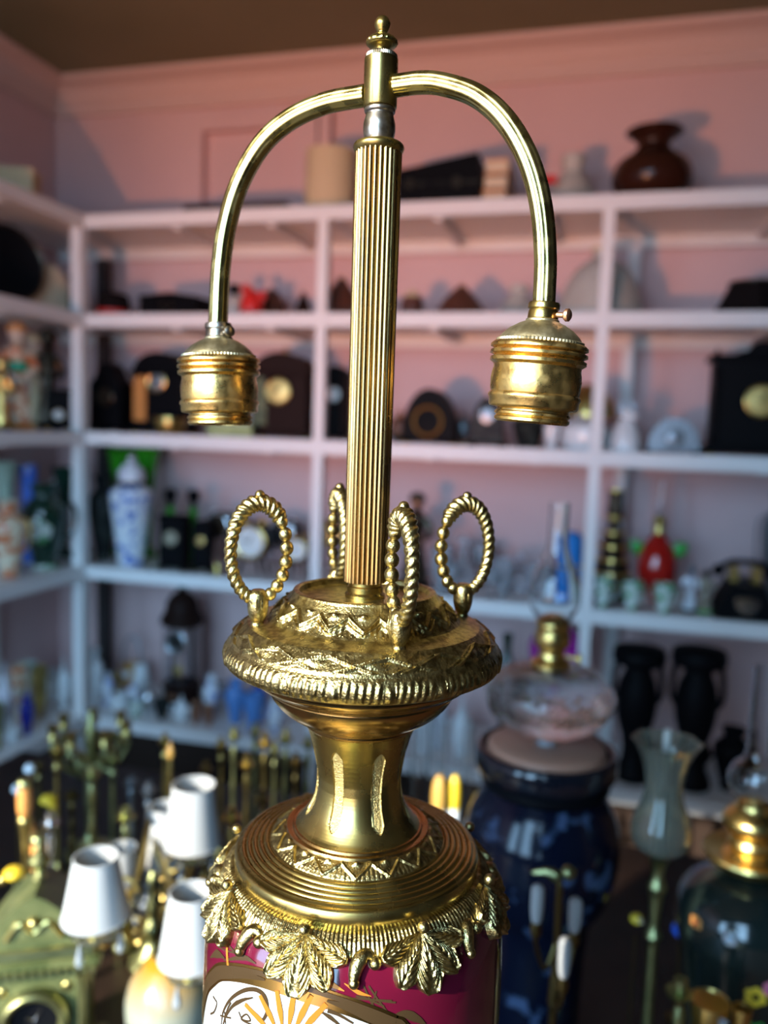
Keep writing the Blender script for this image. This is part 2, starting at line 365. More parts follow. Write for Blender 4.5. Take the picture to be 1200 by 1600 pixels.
def plate_fn(th, t):
    D = np.zeros_like(th)
    # cone: two nested zigzags with small bosses at the peaks
    u = (t-t_c0)/(t_c1-t_c0); ins = sstep(-0.02, 0.04, u)*sstep(1.02, 0.96, u)
    N = 18; a = th*N/(2*PI); zz = tri(a)
    z1 = ridge(u-(0.18+0.62*zz), 0.13); z2 = ridge(u-(0.52+0.50*zz), 0.12)*0.8
    boss = np.exp(-((((a+0.5) % 1)-0.5)/0.13)**2-((u-0.12)/0.10)**2)
    vein = 0.28*np.sin((a % 1)*40)*(u > 0.24+0.62*zz)
    D += ins*(0.0017*np.maximum(np.maximum(z1, z2), boss*1.1)+0.0005*vein)
    # band: crossed ribbons and leaves
    u = (t-t_b0)/(t_b1-t_b0); ins = sstep(-0.01, 0.06, u)*sstep(1.01, 0.94, u)
    a = th*15/(2*PI)
    r1 = ridge(((a+0.85*u) % 1)-0.5, 0.085); r2 = ridge(((a-0.85*u+0.15) % 1)-0.5, 0.085)
    r3 = 0.55*ridge(((a+0.85*u+0.18) % 1)-0.5, 0.04)
    lf = 0.6*np.exp(-((((a+0.35) % 1)-0.5)/0.16)**2-((u-0.5)/0.25)**2)
    D += ins*0.0016*np.maximum(np.maximum(r1, r2), np.maximum(r3, lf))
    # rim: runs of slanting gadroons parted by round beads
    u = (t-t_r0)/(t_r1-t_r0); ins = np.clip(np.sin(np.clip(u, 0, 1)*PI), 0, 1)**0.6
    a = (th*18/(2*PI)) % 1; bead = np.exp(-((a-0.5)/0.07)**2*1.2-((u-0.55)/0.26)**2)
    gad = (0.5+0.5*np.sin(th*18*7+u*2.6))**0.8*(np.abs(a-0.5) > 0.11)
    D += ins*(0.0007*gad+0.0013*bead)
    D += 0.0001*np.random.rand(*th.shape)*(t > t_c0)*(t < t_r1)
    return D
relief('relief_plate', PP, 1260, 210, plate_fn, brass_cast)
# under-bowl and neck with stippled panels
obj('under_bowl', lathe(L(spl([(0.0600, 1.3232), (0.0590, 1.3200), (0.0545, 1.3165), (0.0500, 1.3140), (0.0495, 1.3120), (0.0470, 1.3075), (0.0425, 1.3025), (0.0370, 1.2985), (0.0330, 1.2965), (0.0312, 1.2955), (0.0308, 1.2938), (0.0295, 1.2925)], 5)), 96), brass_red, lamp)
NK = [tuple(q) for q in spl([(0.0298, 1.2940), (0.0272, 1.2870), (0.0245, 1.2770), (0.0228, 1.2670), (0.0226, 1.2600), (0.0240, 1.2520), (0.0270, 1.2452), (0.0312, 1.2392), (0.0335, 1.2370), (0.0339, 1.2358)], 4)]
NPAN = 7
def panel_mask(th, t):
    a = ((th-math.radians(24))*NPAN/(2*PI)+0.5) % 1-0.5
    w = 0.165-0.03*t; e = np.clip(np.minimum((t-0.16)/0.07, (0.86-t)/0.07), 0, 1)
    return sstep(0, 0.03, w*np.sqrt(e)-np.abs(a))
relief('fluted_neck', NK, 900, 190, lambda th, t: (-0.0009+0.00028*np.random.rand(*th.shape))*panel_mask(th, t)+0.0004*np.exp(-((panel_mask(th, t)-0.3)/0.2)**2), [brass, brass_stip], fmat=lambda th, t: panel_mask(th, t) > 0.6)
# base ring, zigzag band
obj('neck_ring', lathe(L([(0.030, 1.2373), (0.0345, 1.2370), (0.0352, 1.2360), (0.0362, 1.2363), (0.0382, 1.2363), (0.0388, 1.2353), (0.0388, 1.2340), (0.030, 1.2330)]), 96), brass_red, lamp)
def zig_fn(th, t):
    N = 17; a = th*N/(2*PI); zz = tri(a); ins = sstep(0.0, 0.08, t)*sstep(1.0, 0.92, t)
    z1 = ridge(t-(0.14+0.74*zz), 0.13); bead = np.exp(-((((a+0.5) % 1)-0.5)/0.12)**2-((t-0.12)/0.12)**2)
    vein = 0.35*np.abs(np.sin((a % 1)*22))*(t > 0.2+0.74*zz)
    return ins*(0.0011*np.maximum(z1, bead)+0.0006*vein+0.00014*np.random.rand(*th.shape))
relief('zigzag_band', [(0.0386, 1.2350), (0.0405, 1.2341), (0.0450, 1.2310), (0.0468, 1.2292)], 1020, 60, zig_fn, brass_cast)
rg = [(0.0462, 1.2296), (0.0474, 1.2291)]
for k in range(5):
    r = 0.0478+0.0031*k; z = 1.2288-0.00075*k
    rg += [(r, z-0.0003), (r+0.0004, z+0.0005), (r+0.0012, z+0.0008), (r+0.0022, z+0.0004), (r+0.0028, z-0.0006)]
rg += [(0.0636, 1.2252), (0.0648, 1.2246), (0.0656, 1.2234), (0.0659, 1.2168), (0.0652, 1.2160), (0.0640, 1.2158)]
obj('ringed_shoulder', lathe(L(rg), 128), brass, lamp, ang=60)
# porcelain body
VP = [(0.0600, 1.2150), (0.0655, 1.2135), (0.0712, 1.2095), (0.0760, 1.2035), (0.0788, 1.1960), (0.0800, 1.1880), (0.0808, 1.1740), (0.0812, 1.1550), (0.0813, 1.1250), (0.0808, 1.0850), (0.0790, 1.0350), (0.0745, 0.9850), (0.0670, 0.9350), (0.0570, 0.8900), (0.0480, 0.8550), (0.0420, 0.8350), (0.0400, 0.8250)]
VPs = spl(VP, 5)
obj('porcelain_body', lathe(L(VPs), 128), maroon, lamp, ang=80)
obj('brass_foot', lathe(L(spl([(0.0410, 0.8300), (0.0440, 0.8250), (0.0420, 0.8120), (0.0360, 0.7900), (0.0330, 0.7600), (0.0380, 0.7300), (0.0480, 0.7000), (0.0640, 0.6750), (0.0720, 0.6560), (0.0760, 0.6380), (0.0780, 0.6200), (0.0790, 0.6040), (0.0790, 0.6004)], 4)), 96), brass_cast, lamp)
_vz = np.array([p[1] for p in VPs][::-1]); _vr = np.array([p[0] for p in VPs][::-1])
def vsurf(th, z, off=0.0):
    r = np.interp(z, _vz, _vr); e = 0.001
    s = (np.interp(z+e, _vz, _vr)-np.interp(z-e, _vz, _vr))/(2*e); k = np.sqrt(1+s*s)
    rr = r+off/k; zz = z-off*s/k
    return np.stack([rr*np.cos(th), rr*np.sin(th), zz-TZ], -1)
# ribbed skirt below the band
relief('ribbed_skirt', [(0.0645, 1.2168), (0.0678, 1.2162), (0.0708, 1.2138), (0.0728, 1.2112), (0.0742, 1.2088), (0.0738, 1.2076)], 1080, 16, lambda th, t: 0.0003*np.sin(th*210)*sstep(0.05, 0.2, t)*sstep(1, 0.85, t), brass_cast)
# palmettes: each a fan of five lobes lying on the shoulder, knob at the root
def leaf_geo():
    nph, nrh = 161, 44; ph = np.linspace(-1.40, 1.40, nph); q = np.linspace(0, 1, nrh)
    PHI, Q = np.meshgrid(ph, q, indexing='ij')
    x = ((PHI/1.40*2.5+0.5) % 1)*2-1                      # -1..1 across each of the five leaflets
    pk = 1-np.abs(x)**1.5
    R = 0.0245*(0.90+0.10*np.cos(PHI*1.1))*(0.78+0.22*pk)
    R = R*(1-0.16*(np.abs(PHI)/1.40)**2)
    rho = R*Q; bend = 0.10*np.sin(Q*2.2)*np.sign(PHI)
    u = rho*np.sin(PHI+bend*0.5)*1.17; v = rho*np.cos(PHI+bend*0.5)*1.04
    v = np.where(v < -0.003, -0.003+(v+0.003)*0.5, v)
    body = np.sin(np.clip(Q, 0, 1)*PI*0.78)
    hgt = 0.0010+0.0028*sstep(0.6, 0.0, Q)+0.0034*body*(0.30+0.70*(1-np.abs(x)**2))-0.0010*np.exp(-(x/0.10)**2)*body
    hgt += 0.0005*np.sin(Q*46+np.abs(x)*9)*body*(np.abs(x) > 0.12)
    hgt += 0.0014*np.exp(-((Q-0.93)/0.05)**2)
    hgt *= sstep(1.0, 0.95, Q); hgt = np.where(Q > 0.985, -0.0006, hgt)
    # walk down the slope of the shoulder from the root
    zr = 1.2120; zz = np.array([p[1] for p in VPs]); rr = np.array([p[0] for p in VPs]); arc = np.r_[0, np.cumsum(np.hypot(np.diff(zz), np.diff(rr)))]
    a0 = np.interp(-zr, -zz, arc); Z = np.interp(a0+v, arc, zz); rad = np.interp(Z, _vz, _vr)
    V = vsurf(u/np.maximum(rad, 0.05), Z, hgt+0.0004)
    g = G().add(V.reshape(-1, 3), [qq for qq in grid_faces(nph, nrh, False)])
    return g
lg = leaf_geo()
leaf_me = None
scr = []
for k in range(26):                                     # a C-scroll between two palmettes
    a = -0.5+2.6*k/25; rr_ = 0.0072-0.0032*(k/25)
    scr.append((0.002-rr_*math.cos(a+0.2)*1.0, 1.2020+rr_*math.sin(a+0.2)*1.25))
def scroll_geo():
    P = [vsurf(np.array([du/0.077]), np.array([z]), 0.0016)[0] for du, z in scr]
    g = tube(P, [0.0014+0.0022*math.sin(PI*min(1, (k+2)/24))**0.8 for k in range(len(P))], 10)
    for du, z, r in ((scr[0][0], scr[0][1], 0.0026), (scr[-1][0], scr[-1][1], 0.0030)):
        c = vsurf(np.array([du/0.077]), np.array([z]), 0.002)[0]; g.join(ball(r, 12, 8).mv(*c))
    return g
sg = scroll_geo()
LEAF_A = [-62, -18.5, 26, 71, 116, 161, 206, 251]
first = None
for i, a in enumerate(LEAF_A):
    if first is None:
        lf = obj('palmette_leaf', lg, brass_cast, lamp, ang=80)
        kc = vsurf(np.array([0.0]), np.array([1.2118]), 0.0085)[0]
        kb = obj('knob', ball(0.0029, 14, 10).mv(*kc), brass_cast, lf)
        s_ = obj('scroll', sg, brass_cast, lamp, ang=80)
        first = (lf, s_)
    else:
        lf = dup(first[0], lamp); s_ = dup(first[1], lamp)
    lf.rotation_euler = (0, 0, math.radians(a)); s_.rotation_euler = (0, 0, math.radians(a+22.5))

# painted decoration on the porcelain: white reserve, gold border, fan and black scrolls, laid on the glaze
def v_of_px(x, y):
    """the point (theta, z) of the body seen at a pixel of the photograph"""
    d = ray(x, y); lo, hi = 0.25, 0.42
    c73 = math.radians(-73.8)
    def rad(k):
        p = CAMP+d*k; return math.hypot(p[0]-AX, p[1]-AY)-np.interp(p[2], _vz, _vr)
    ks = np.linspace(0.22, 0.5, 400); v = [rad(k) for k in ks]
    for i in range(399):
        if v[i] > 0 >= v[i+1]:
            k = bis(rad, ks[i], ks[i+1]); p = CAMP+d*k; return math.atan2(p[1]-AY, p[0]-AX)-c73, p[2]
    i = int(np.argmin(v)); p = CAMP+d*ks[i]; return math.atan2(p[1]-AY, p[0]-AX)-c73, p[2]
def ribbon(pts, w, off):
    """flat stroke on the body through (theta, z) points; w in metres (number or list)"""
    P = np.array(pts, float); n = len(P); w = np.full(n, w) if np.isscalar(w) else np.interp(np.linspace(0, 1, n), np.linspace(0, 1, len(w)), w)
    uv = np.c_[P[:, 0]*0.08, P[:, 1]]; t = np.gradient(uv, axis=0); t /= np.linalg.norm(t, axis=1)[:, None]+1e-9
    nn = np.c_[-t[:, 1], t[:, 0]]; A = uv+nn*w[:, None]/2; B = uv-nn*w[:, None]/2
    VA = vsurf(A[:, 0]/0.08, A[:, 1], off); VB = vsurf(B[:, 0]/0.08, B[:, 1], off)
    return G().add(np.concatenate([VA, VB]), [(i, i+1, n+i+1, n+i) for i in range(n-1)])
def stroke(px, n=8): return [v_of_px(*p) for p in px]
def curve(px, n=6): return spl(stroke(px), n)
edge_px = [(331, 1527), (345, 1516), (372, 1517), (405, 1524), (440, 1535), (475, 1547), (510, 1558), (550, 1571), (590, 1586), (622, 1600)]
edge = spl([v_of_px(*p) for p in edge_px], 6)
e0, e1 = edge[0], edge[-1]
edge = [(e0[0]-0.25, e0[1]-0.035), (e0[0]-0.10, e0[1]-0.010)]+list(edge)+[(e1[0]+0.08, e1[1]-0.010), (e1[0]+0.16, e1[1]-0.030)]
edge = spl(edge, 4)
V = []; rows = 14; F = []
for i, (a, z) in enumerate(edge):
    zz = np.linspace(z-0.0045, 1.02, rows); V.append(vsurf(np.full(rows, a), zz, 0.00025))
obj('white_reserve', G().add(np.concatenate(V), [q[::-1] for q in grid_faces(len(edge), rows, False)]), white_enam, lamp)
gb = ribbon([(a, z-0.0008) for a, z in edge], 0.0085, 0.0004)
obj('gold_border', gb, gold_paint, lamp)
bb = ribbon([(a, z+0.0012) for a, z in edge], 0.0022, 0.0006)
i0 = int(len(edge)*0.66); bb.join(ribbon([(a, z-0.0012) for a, z in edge[i0:]], [0.001, 0.006, 0.007], 0.0006))
i1 = int(len(edge)*0.38); bb.join(ribbon([(a, z-0.0010) for a, z in edge[:i1]], [0.006, 0.006, 0.001], 0.0006))
obj('dark_border_line', bb, dark_paint, lamp)
ob = G()
for pts, w in [
    ([(347, 1600), (350, 1580), (362, 1560), (382, 1547), (402, 1546), (415, 1558), (418, 1580), (410, 1596)], [0.0004, 0.001, 0.0014, 0.0008]),
    ([(352, 1592), (364, 1572), (380, 1562), (396, 1558)], [0.0003, 0.0012, 0.0004]),
    ([(350, 1600), (356, 1578), (362, 1566)], 0.0006), ([(345, 1586), (362, 1590)], 0.0005), ([(352, 1580), (354, 1602)], 0.0005),
    ([(374, 1580), (380, 1592), (392, 1594), (386, 1584), (378, 1592), (394, 1600)], 0.0005),
    ([(334, 1556), (340, 1566), (336, 1580), (330, 1584)], 0.0006),
    ([(502, 1580), (515, 1588), (530, 1600)], [0.0004, 0.0012, 0.0006]), ([(512, 1578), (530, 1585), (552, 1598)], [0.0012, 0.0005])]:
    ob.join(ribbon(curve(pts), [v*1.7 for v in (w if isinstance(w, list) else [w, w])], 0.0005))
for pts, w in [
    ([(329, 1496), (340, 1490), (352, 1497)], [0.0003, 0.003, 0.0005]), ([(356, 1474), (372, 1492), (392, 1498)], [0.0004, 0.001, 0.0003]),
    ([(340, 1478), (372, 1490)], 0.0005), ([(350, 1500), (380, 1496), (400, 1505)], [0.0003, 0.0018, 0.0004]),
    ([(548, 1545), (600, 1572)], 0.0006), ([(556, 1556), (618, 1566)], 0.0006), ([(568, 1540), (585, 1575)], 0.0006), ([(576, 1540), (604, 1580)], 0.0006), ([(540, 1558), (590, 1562), (612, 1563)], 0.0005), ([(588, 1548), (578, 1578)], 0.0005),
    ([(608, 1592), (630, 1583), (652, 1592), (664, 1600)], [0.0006, 0.003, 0.0006])]:
    ob.join(ribbon(curve(pts), [v*1.4 for v in (w if isinstance(w, list) else [w, w])], 0.0003))
obj('black_scrollwork', ob, dark_paint, lamp)['kind'] = 'stuff'
gs = G()
for pts, w in [([(500, 1516), (515, 1535), (538, 1548)], [0.0005, 0.0028, 0.0004]), ([(538, 1536), (560, 1550), (580, 1556)], [0.0004, 0.0018, 0.0003]), ([(446, 1512), (450, 1535)], 0.0008), ([(468, 1518), (470, 1540)], 0.0008), ([(356, 1472), (358, 1518)], 0.0018)]:
    gs.join(ribbon(curve(pts), w, 0.0004))
for k in range(6):                                        # the orange fan inside the reserve
    a = math.radians(-40+16*k); x0, y0 = 447, 1640
    gs.join(ribbon(curve([(x0+34*math.sin(a), y0-34*math.cos(a)), (x0+62*math.sin(a), y0-62*math.cos(a)), (x0+98*math.sin(a), y0-94*math.cos(a))]), [0.0008, 0.0030, 0.0022], 0.0006))
obj('gold_fan', gs, mat('orange_gilding', (0.45, 0.16, 0.02), 0.3, 0.3), lamp)

# curved arms and sockets
RA = [(0.0080, 1.6178), (0.0205, 1.6177), (0.0330, 1.6153), (0.0501, 1.6080), (0.0647, 1.5950), (0.0763, 1.5765), (0.0834, 1.5556), (0.0868, 1.5322), (0.0873, 1.5100)]
LA = [(-0.0080, 1.6152), (-0.0301, 1.6142), (-0.0505, 1.6088), (-0.0677, 1.5979), (-0.0814, 1.5793), (-0.0893, 1.5580), (-0.0931, 1.5343), (-0.0945, 1.5045)]
ca, sa = math.cos(math.radians(65.8)), math.sin(math.radians(65.8))
def facet_tube(path, r, nf):
    g = tube(path, r, nf*4); V = g.v[0]; n = len(path); P = np.repeat(np.array(path), nf*4, 0)
    k = np.tile(1+0.035*np.cos(np.arange(nf*4)*2*PI/4), n)[:, None]
    g.v[0] = P+(V-P)*k; return g
for nm, pts in (('R', RA), ('L', LA)):
    P = [(s*ca, s*sa, z-TZ) for s, z in spl(pts, 10)]
    obj('curved_arm', facet_tube(P, 0.0052, 12), brass_arm, lamp, ang=60)
def socket(s, ztop, tilt):
    root = lathe([(0.010, -0.0115), (0.0205, -0.0125)] and [(0.0195, -0.0112), (0.0215, -0.0118), (0.0228, -0.0130), (0.0228, -0.0142), (0.0208, -0.0150), (0.0228, -0.0160), (0.0229, -0.0173), (0.0208, -0.0182), (0.0226, -0.0193), (0.0226, -0.0208), (0.0206, -0.0222), (0.0206, -0.0240),
        (0.0210, -0.0256), (0.0214, -0.0290), (0.0212, -0.0330), (0.0208, -0.0350), (0.0217, -0.0360), (0.0219, -0.0372), (0.0212, -0.0382), (0.0212, -0.0410), (0.0206, -0.0420), (0.0186, -0.0424)], 64, cap=False)
    o = obj('lamp_socket', root, brass_worn, lamp, ang=50)
    o.location = (s*ca, s*sa, ztop-TZ); o.rotation_euler = Vector((ca, sa, 0)).cross(Vector((0, 0, 1))).normalized().to_track_quat('Z', 'Y').to_euler() if False else (0, 0, 0)
    o.rotation_mode = 'AXIS_ANGLE'; axv = Vector((-sa, ca, 0)); o.rotation_axis_angle = (tilt, axv.x, axv.y, axv.z)
    obj('dome_cap', lathe([(0.0062, 0.0), (0.0078, -0.0006), (0.0078, -0.0014), (0.0110, -0.0028), (0.0150, -0.0052), (0.0180, -0.0080), (0.0196, -0.0102), (0.0198, -0.0108)], 64, cap=False), brass_dull, o)
    obj('knurled_edge', lathe([(0.0192, -0.0100), (0.0203, -0.0104), (0.0203, -0.0114), (0.0192, -0.0118)], 144, rfun=lambda th, t: 1+0.012*np.cos(72*th), cap=False), brass_dull, o)
    obj('arm_collar', lathe([(0.0052, 0.0075), (0.0070, 0.0073), (0.0074, 0.0066), (0.0074, 0.0046), (0.0066, 0.0040), (0.0070, 0.0032), (0.0072, 0.0), (0.0062, -0.0008)], 32, cap=False), nickel if s < 0 else brass, o)
    obj('lower_ring', lathe([(0.0188, -0.0420), (0.0170, -0.0428), (0.0170, -0.0436), (0.0178, -0.0442), (0.0180, -0.0452), (0.0170, -0.0460), (0.0178, -0.0468), (0.0178, -0.0480), (0.0166, -0.0490), (0.0150, -0.0488), (0.0150, -0.030), (0.0, -0.028)], 64, cap=False), brass_worn, o)
    sc_ = tube([(0.006, 0, 0), (0.0115, 0, 0)], 0.0013, 10).join(lathe([(0.0022, 0), (0.0030, 0.0008), (0.0030, 0.0022), (0.0020, 0.0030)], 14).ry(PI/2).mv(0.0105, 0, 0))
    a = math.radians(55 if s > 0 else 40)
    obj('set_screw', sc_.rz(a).mv(0, 0, 0.0018), copper if s > 0 else nickel, o)
socket(0.0871, 1.5035, math.radians(3.5))
socket(-0.0940, 1.4975, math.radians(-2.0))

# ring handles standing on the ledge: rope on one side, beads on the other
def ring_handle():
    a_, b_ = 0.0142, 0.0245; zc = 0.0375
    pt = lambda ang: (a_*math.sin(ang), 0.0, zc+b_*math.cos(ang))        # 0 at the top, positive towards +x
    # rope arch from the foot up the outer (+x) side, over the top and a little down the inner side
    n = 170; path = [pt(PI*0.93-(PI*0.93+0.85)*k/(n-1)) for k in range(n)]
    seg = 24; rad = []
    for k in range(n):
        t = k/(n-1); rad.append(0.0031+0.0013*sstep(0.35, 0.8, np.float64(t))*(1-0.4*sstep(0.9, 1.0, np.float64(t))))
    g = tube(path, rad, seg); V = g.v[0].reshape(n, seg, 3); P = np.array(path)[:, None, :]
    ph = np.arange(seg)*2*PI/seg; tw = np.arange(n)*0.62*90/170
    k_ = 1+0.10*np.cos(ph[None, :]*3-tw[:, None]*2.3)
    g.v[0] = (P+(V-P)*k_[:, :, None]).reshape(-1, 3)
    o = obj('ring_handle', g, brass_cast, lamp, ang=80)
    m = 8
    for k in range(m):
        ang = -0.92-(PI*0.95-0.92)*k/(m-1); x, y, z = pt(ang); r = 0.0037-0.0006*abs(k-2.5)/4
        obj('bead', ball(r, 12, 8, 1.08).mv(x, y, z), brass_cast, o)
    obj('finial_ball', ball(0.0026, 14, 10).mv(0.0, 0, zc+b_+0.0040).join(lathe([(0.0016, zc+b_+0.0005), (0.0014, zc+b_+0.0025)], 10)), brass_cast, o)
    ft = lathe(spl([(0.0030, -0.0015), (0.0034, 0.0), (0.0030, 0.0014), (0.0042, 0.0035), (0.0052, 0.0075), (0.0054, 0.0120), (0.0048, 0.0160), (0.0030, 0.0180)], 4), 18)
    ft.join(torus(0.0052, 0.0008, 24, 6).ry(PI/2).mv(0.0012, 0, 0.0110)).join(torus(0.0052, 0.0008, 24, 6).ry(PI/2).mv(-0.0012, 0, 0.0110))
    obj('foot', ft, brass_cast, o)
    return o
rh = ring_handle()
for i, a in enumerate((17, -73, 107, 197)):
    h = rh if i == 0 else dup(rh, lamp)
    rr_ = 0.0565; aa = math.radians(a)
    h.location = (rr_*math.cos(aa), rr_*math.sin(aa), 1.3486-TZ); h.rotation_euler = (0, 0, aa+(PI if i == 3 else 0))

# ------------------------------------------------------------------ table
wood = mat('dark_table_wood', (0.035, 0.018, 0.012), 0.45, spec=0.25, col2=(0.022, 0.012, 0.008), cscale=12)
tb = thing('display_table', 'dark wooden display table crowded with brassware and lamps', 'table', (-0.25, 0.0, 0))
obj('table_top', box(-1.15, 1.10, 0.16, 1.72, TZ-0.035, TZ, 0.006), wood, tb)
for x in (-1.08, 1.03):
    for y in (0.23, 1.65): obj('leg', box(x-0.035, x+0.035, y-0.035, y+0.035, 0, TZ-0.035, 0.006), wood, tb)
obj('apron', box(-1.08, 1.03, 0.20, 0.23, TZ-0.13, TZ-0.035), wood, tb); obj('apron', box(-1.08, 1.03, 1.65, 1.68, TZ-0.13, TZ-0.035), wood, tb)

# ------------------------------------------------------------------ things on the shelves: materials
black = mat('black_lacquer', (0.004, 0.004, 0.005), 0.5, spec=0.06)
blackm = mat('black_marble', (0.007, 0.007, 0.009), 0.4, spec=0.10, col2=(0.03, 0.035, 0.03), cscale=30)
dwood = mat('dark_carved_wood', (0.018, 0.008, 0.006), 0.5, spec=0.08, bump=0.4, bscale=40)
bwood = mat('brown_wood', (0.10, 0.040, 0.018), 0.35)
leather = mat('brown_leather', (0.09, 0.03, 0.018), 0.55, bump=0.3, bscale=80)
cloth_d = mat('dark_cloth', (0.010, 0.008, 0.008), 0.9, spec=0.05)
cream = mat('cream_fabric', (0.62, 0.50, 0.30), 0.8, bump=0.2, bscale=200)
paper = mat('book_pages', (0.62, 0.52, 0.36), 0.8)
red = mat('red_paint', (0.60, 0.02, 0.015), 0.4)
frost = mat('frosted_glass', (0.62, 0.62, 0.56), 0.45, trans=0.25, col2=(0.55, 0.53, 0.46), cscale=6)
amber = mat('amber_glass', (0.035, 0.012, 0.007), 0.2, trans=0.1, spec=0.3)
gold = mat('gilt', (0.72, 0.50, 0.16), 0.28, 1.0)
gdial = mat('gilt_dial', (0.62, 0.46, 0.16), 0.35, 0.7)
brass_b = mat('shelf_brass', (0.62, 0.48, 0.16), 0.3, 1.0, col2=(0.42, 0.32, 0.11), cscale=20)
brass_g = mat('greenish_brass', (0.40, 0.40, 0.18), 0.38, 1.0, col2=(0.26, 0.27, 0.12), cscale=25)
bronze = mat('dark_bronze', (0.055, 0.042, 0.028), 0.3, 0.8)
silver = mat('silver', (0.62, 0.63, 0.64), 0.22, 1.0)
wdial = mat('white_dial', (0.72, 0.73, 0.70), 0.35)
china = mat('white_china', (0.74, 0.77, 0.78), 0.15, coat=0.4)
china_b = mat('blue_white_china', (0.72, 0.75, 0.80), 0.15, col2=(0.10, 0.18, 0.50), cscale=28, lo=0.52, hi=0.60, coat=0.4)
china_f = mat('flowered_china', (0.70, 0.72, 0.76), 0.15, col2=(0.34, 0.24, 0.34), cscale=45, lo=0.54, hi=0.62, coat=0.4)
china_g = mat('green_white_china', (0.62, 0.70, 0.64), 0.15, col2=(0.08, 0.28, 0.10), cscale=40, lo=0.50, hi=0.58, coat=0.4)
china_o = mat('orange_cream_china', (0.66, 0.56, 0.40), 0.18, col2=(0.50, 0.14, 0.05), cscale=26, lo=0.48, hi=0.56, coat=0.4)
gglass = mat('green_glass', (0.05, 0.45, 0.02), 0.08, trans=0.35)
dgglass = mat('bottle_green_glass', (0.010, 0.05, 0.03), 0.06, trans=0.4, coat=0.5)
bglass = mat('blue_glass', (0.16, 0.40, 0.90), 0.08, trans=0.4)
cobalt = mat('cobalt_glass', (0.02, 0.03, 0.45), 0.06, trans=0.5)
clear = mat('clear_glass', (0.93, 0.96, 0.97), 0.02, trans=1.0)
crystal = mat('cut_crystal', (0.82, 0.90, 0.96), 0.08, trans=0.75, bump=0.6, bscale=70)
rglass = mat('red_glass', (0.55, 0.012, 0.008), 0.08, trans=0.25, coat=0.5)
mglass = mat('magenta_glass', (0.55, 0.03, 0.42), 0.08, trans=0.4)
navy = mat('navy_porcelain', (0.003, 0.005, 0.014), 0.14, spec=0.4, col2=(0.05, 0.08, 0.15), cscale=22, lo=0.57, hi=0.64)
onyx = mat('green_onyx', (0.055, 0.068, 0.022), 0.3, col2=(0.13, 0.135, 0.05), cscale=16)
shadew = mat('white_shade_fabric', (0.37, 0.37, 0.36), 0.9)
orangew = mat('orange_wood', (0.62, 0.25, 0.06), 0.35, coat=0.3)
yellow = mat('yellow_glaze', (0.75, 0.50, 0.03), 0.3)
skin = mat('bisque', (0.66, 0.48, 0.36), 0.5)
teal = mat('teal_glaze', (0.02, 0.42, 0.26), 0.2)
bluep = mat('blue_plush', (0.02, 0.22, 0.62), 0.85, bump=0.8, bscale=150)
leafg = mat('green_glass_leaf', (0.04, 0.36, 0.05), 0.15)
greym = mat('grey_pewter', (0.20, 0.22, 0.24), 0.35, 0.7)
pinkm = mat('pale_pink_plate', (0.42, 0.21, 0.14), 0.4)

# ------------------------------------------------------------------ makers: every maker builds a thing standing on z = 0, front towards -y
def rev(t, name, pts, W_, H_, m, seg=28, smooth=True, n=4, cap=True, rfun=None, ang=50):
    P = [(r*W_/2, z*H_) for r, z in pts]
    z0_, z1_ = min(z for _, z in P), max(z for _, z in P)
    if smooth: P = [(max(r, 0), min(max(z, z0_), z1_)) for r, z in spl(P, n)]
    return obj(name, lathe(P, seg, cap=cap, rfun=rfun), m, t, ang=ang)
def shell(pts, th): # outside profile bottom to top, then inside back down
    return list(pts)+[(max(r-th, 0.0), z) for r, z in reversed(pts)]
def arch_poly(w, h, top, n=12):
    return [(-w/2, 0), (w/2, 0), (w/2, h-top)]+[(w/2*math.cos(PI*k/n), h-top+top*math.sin(PI*k/n)) for k in range(1, n)]+[(-w/2, h-top)]
def dial(t, x, z, y, r, m, rim):
    d = obj('dial', lathe([(0, 0.006), (r*0.85, 0.004), (r*0.86, 0.0)][::-1], 28).rx(PI/2).mv(x, y, z), m, t)
    obj('bezel', torus(r*0.93, r*0.10, 28, 8).rx(PI/2).mv(x, y-0.002, z), rim, t)
    hg = tube([(x, y-0.009, z), (x+r*0.2, y-0.009, z+r*0.45)], r*0.035, 5).join(tube([(x, y-0.009, z), (x-r*0.5, y-0.009, z+r*0.15)], r*0.035, 5))
    obj('hands', hg, blackm, d)
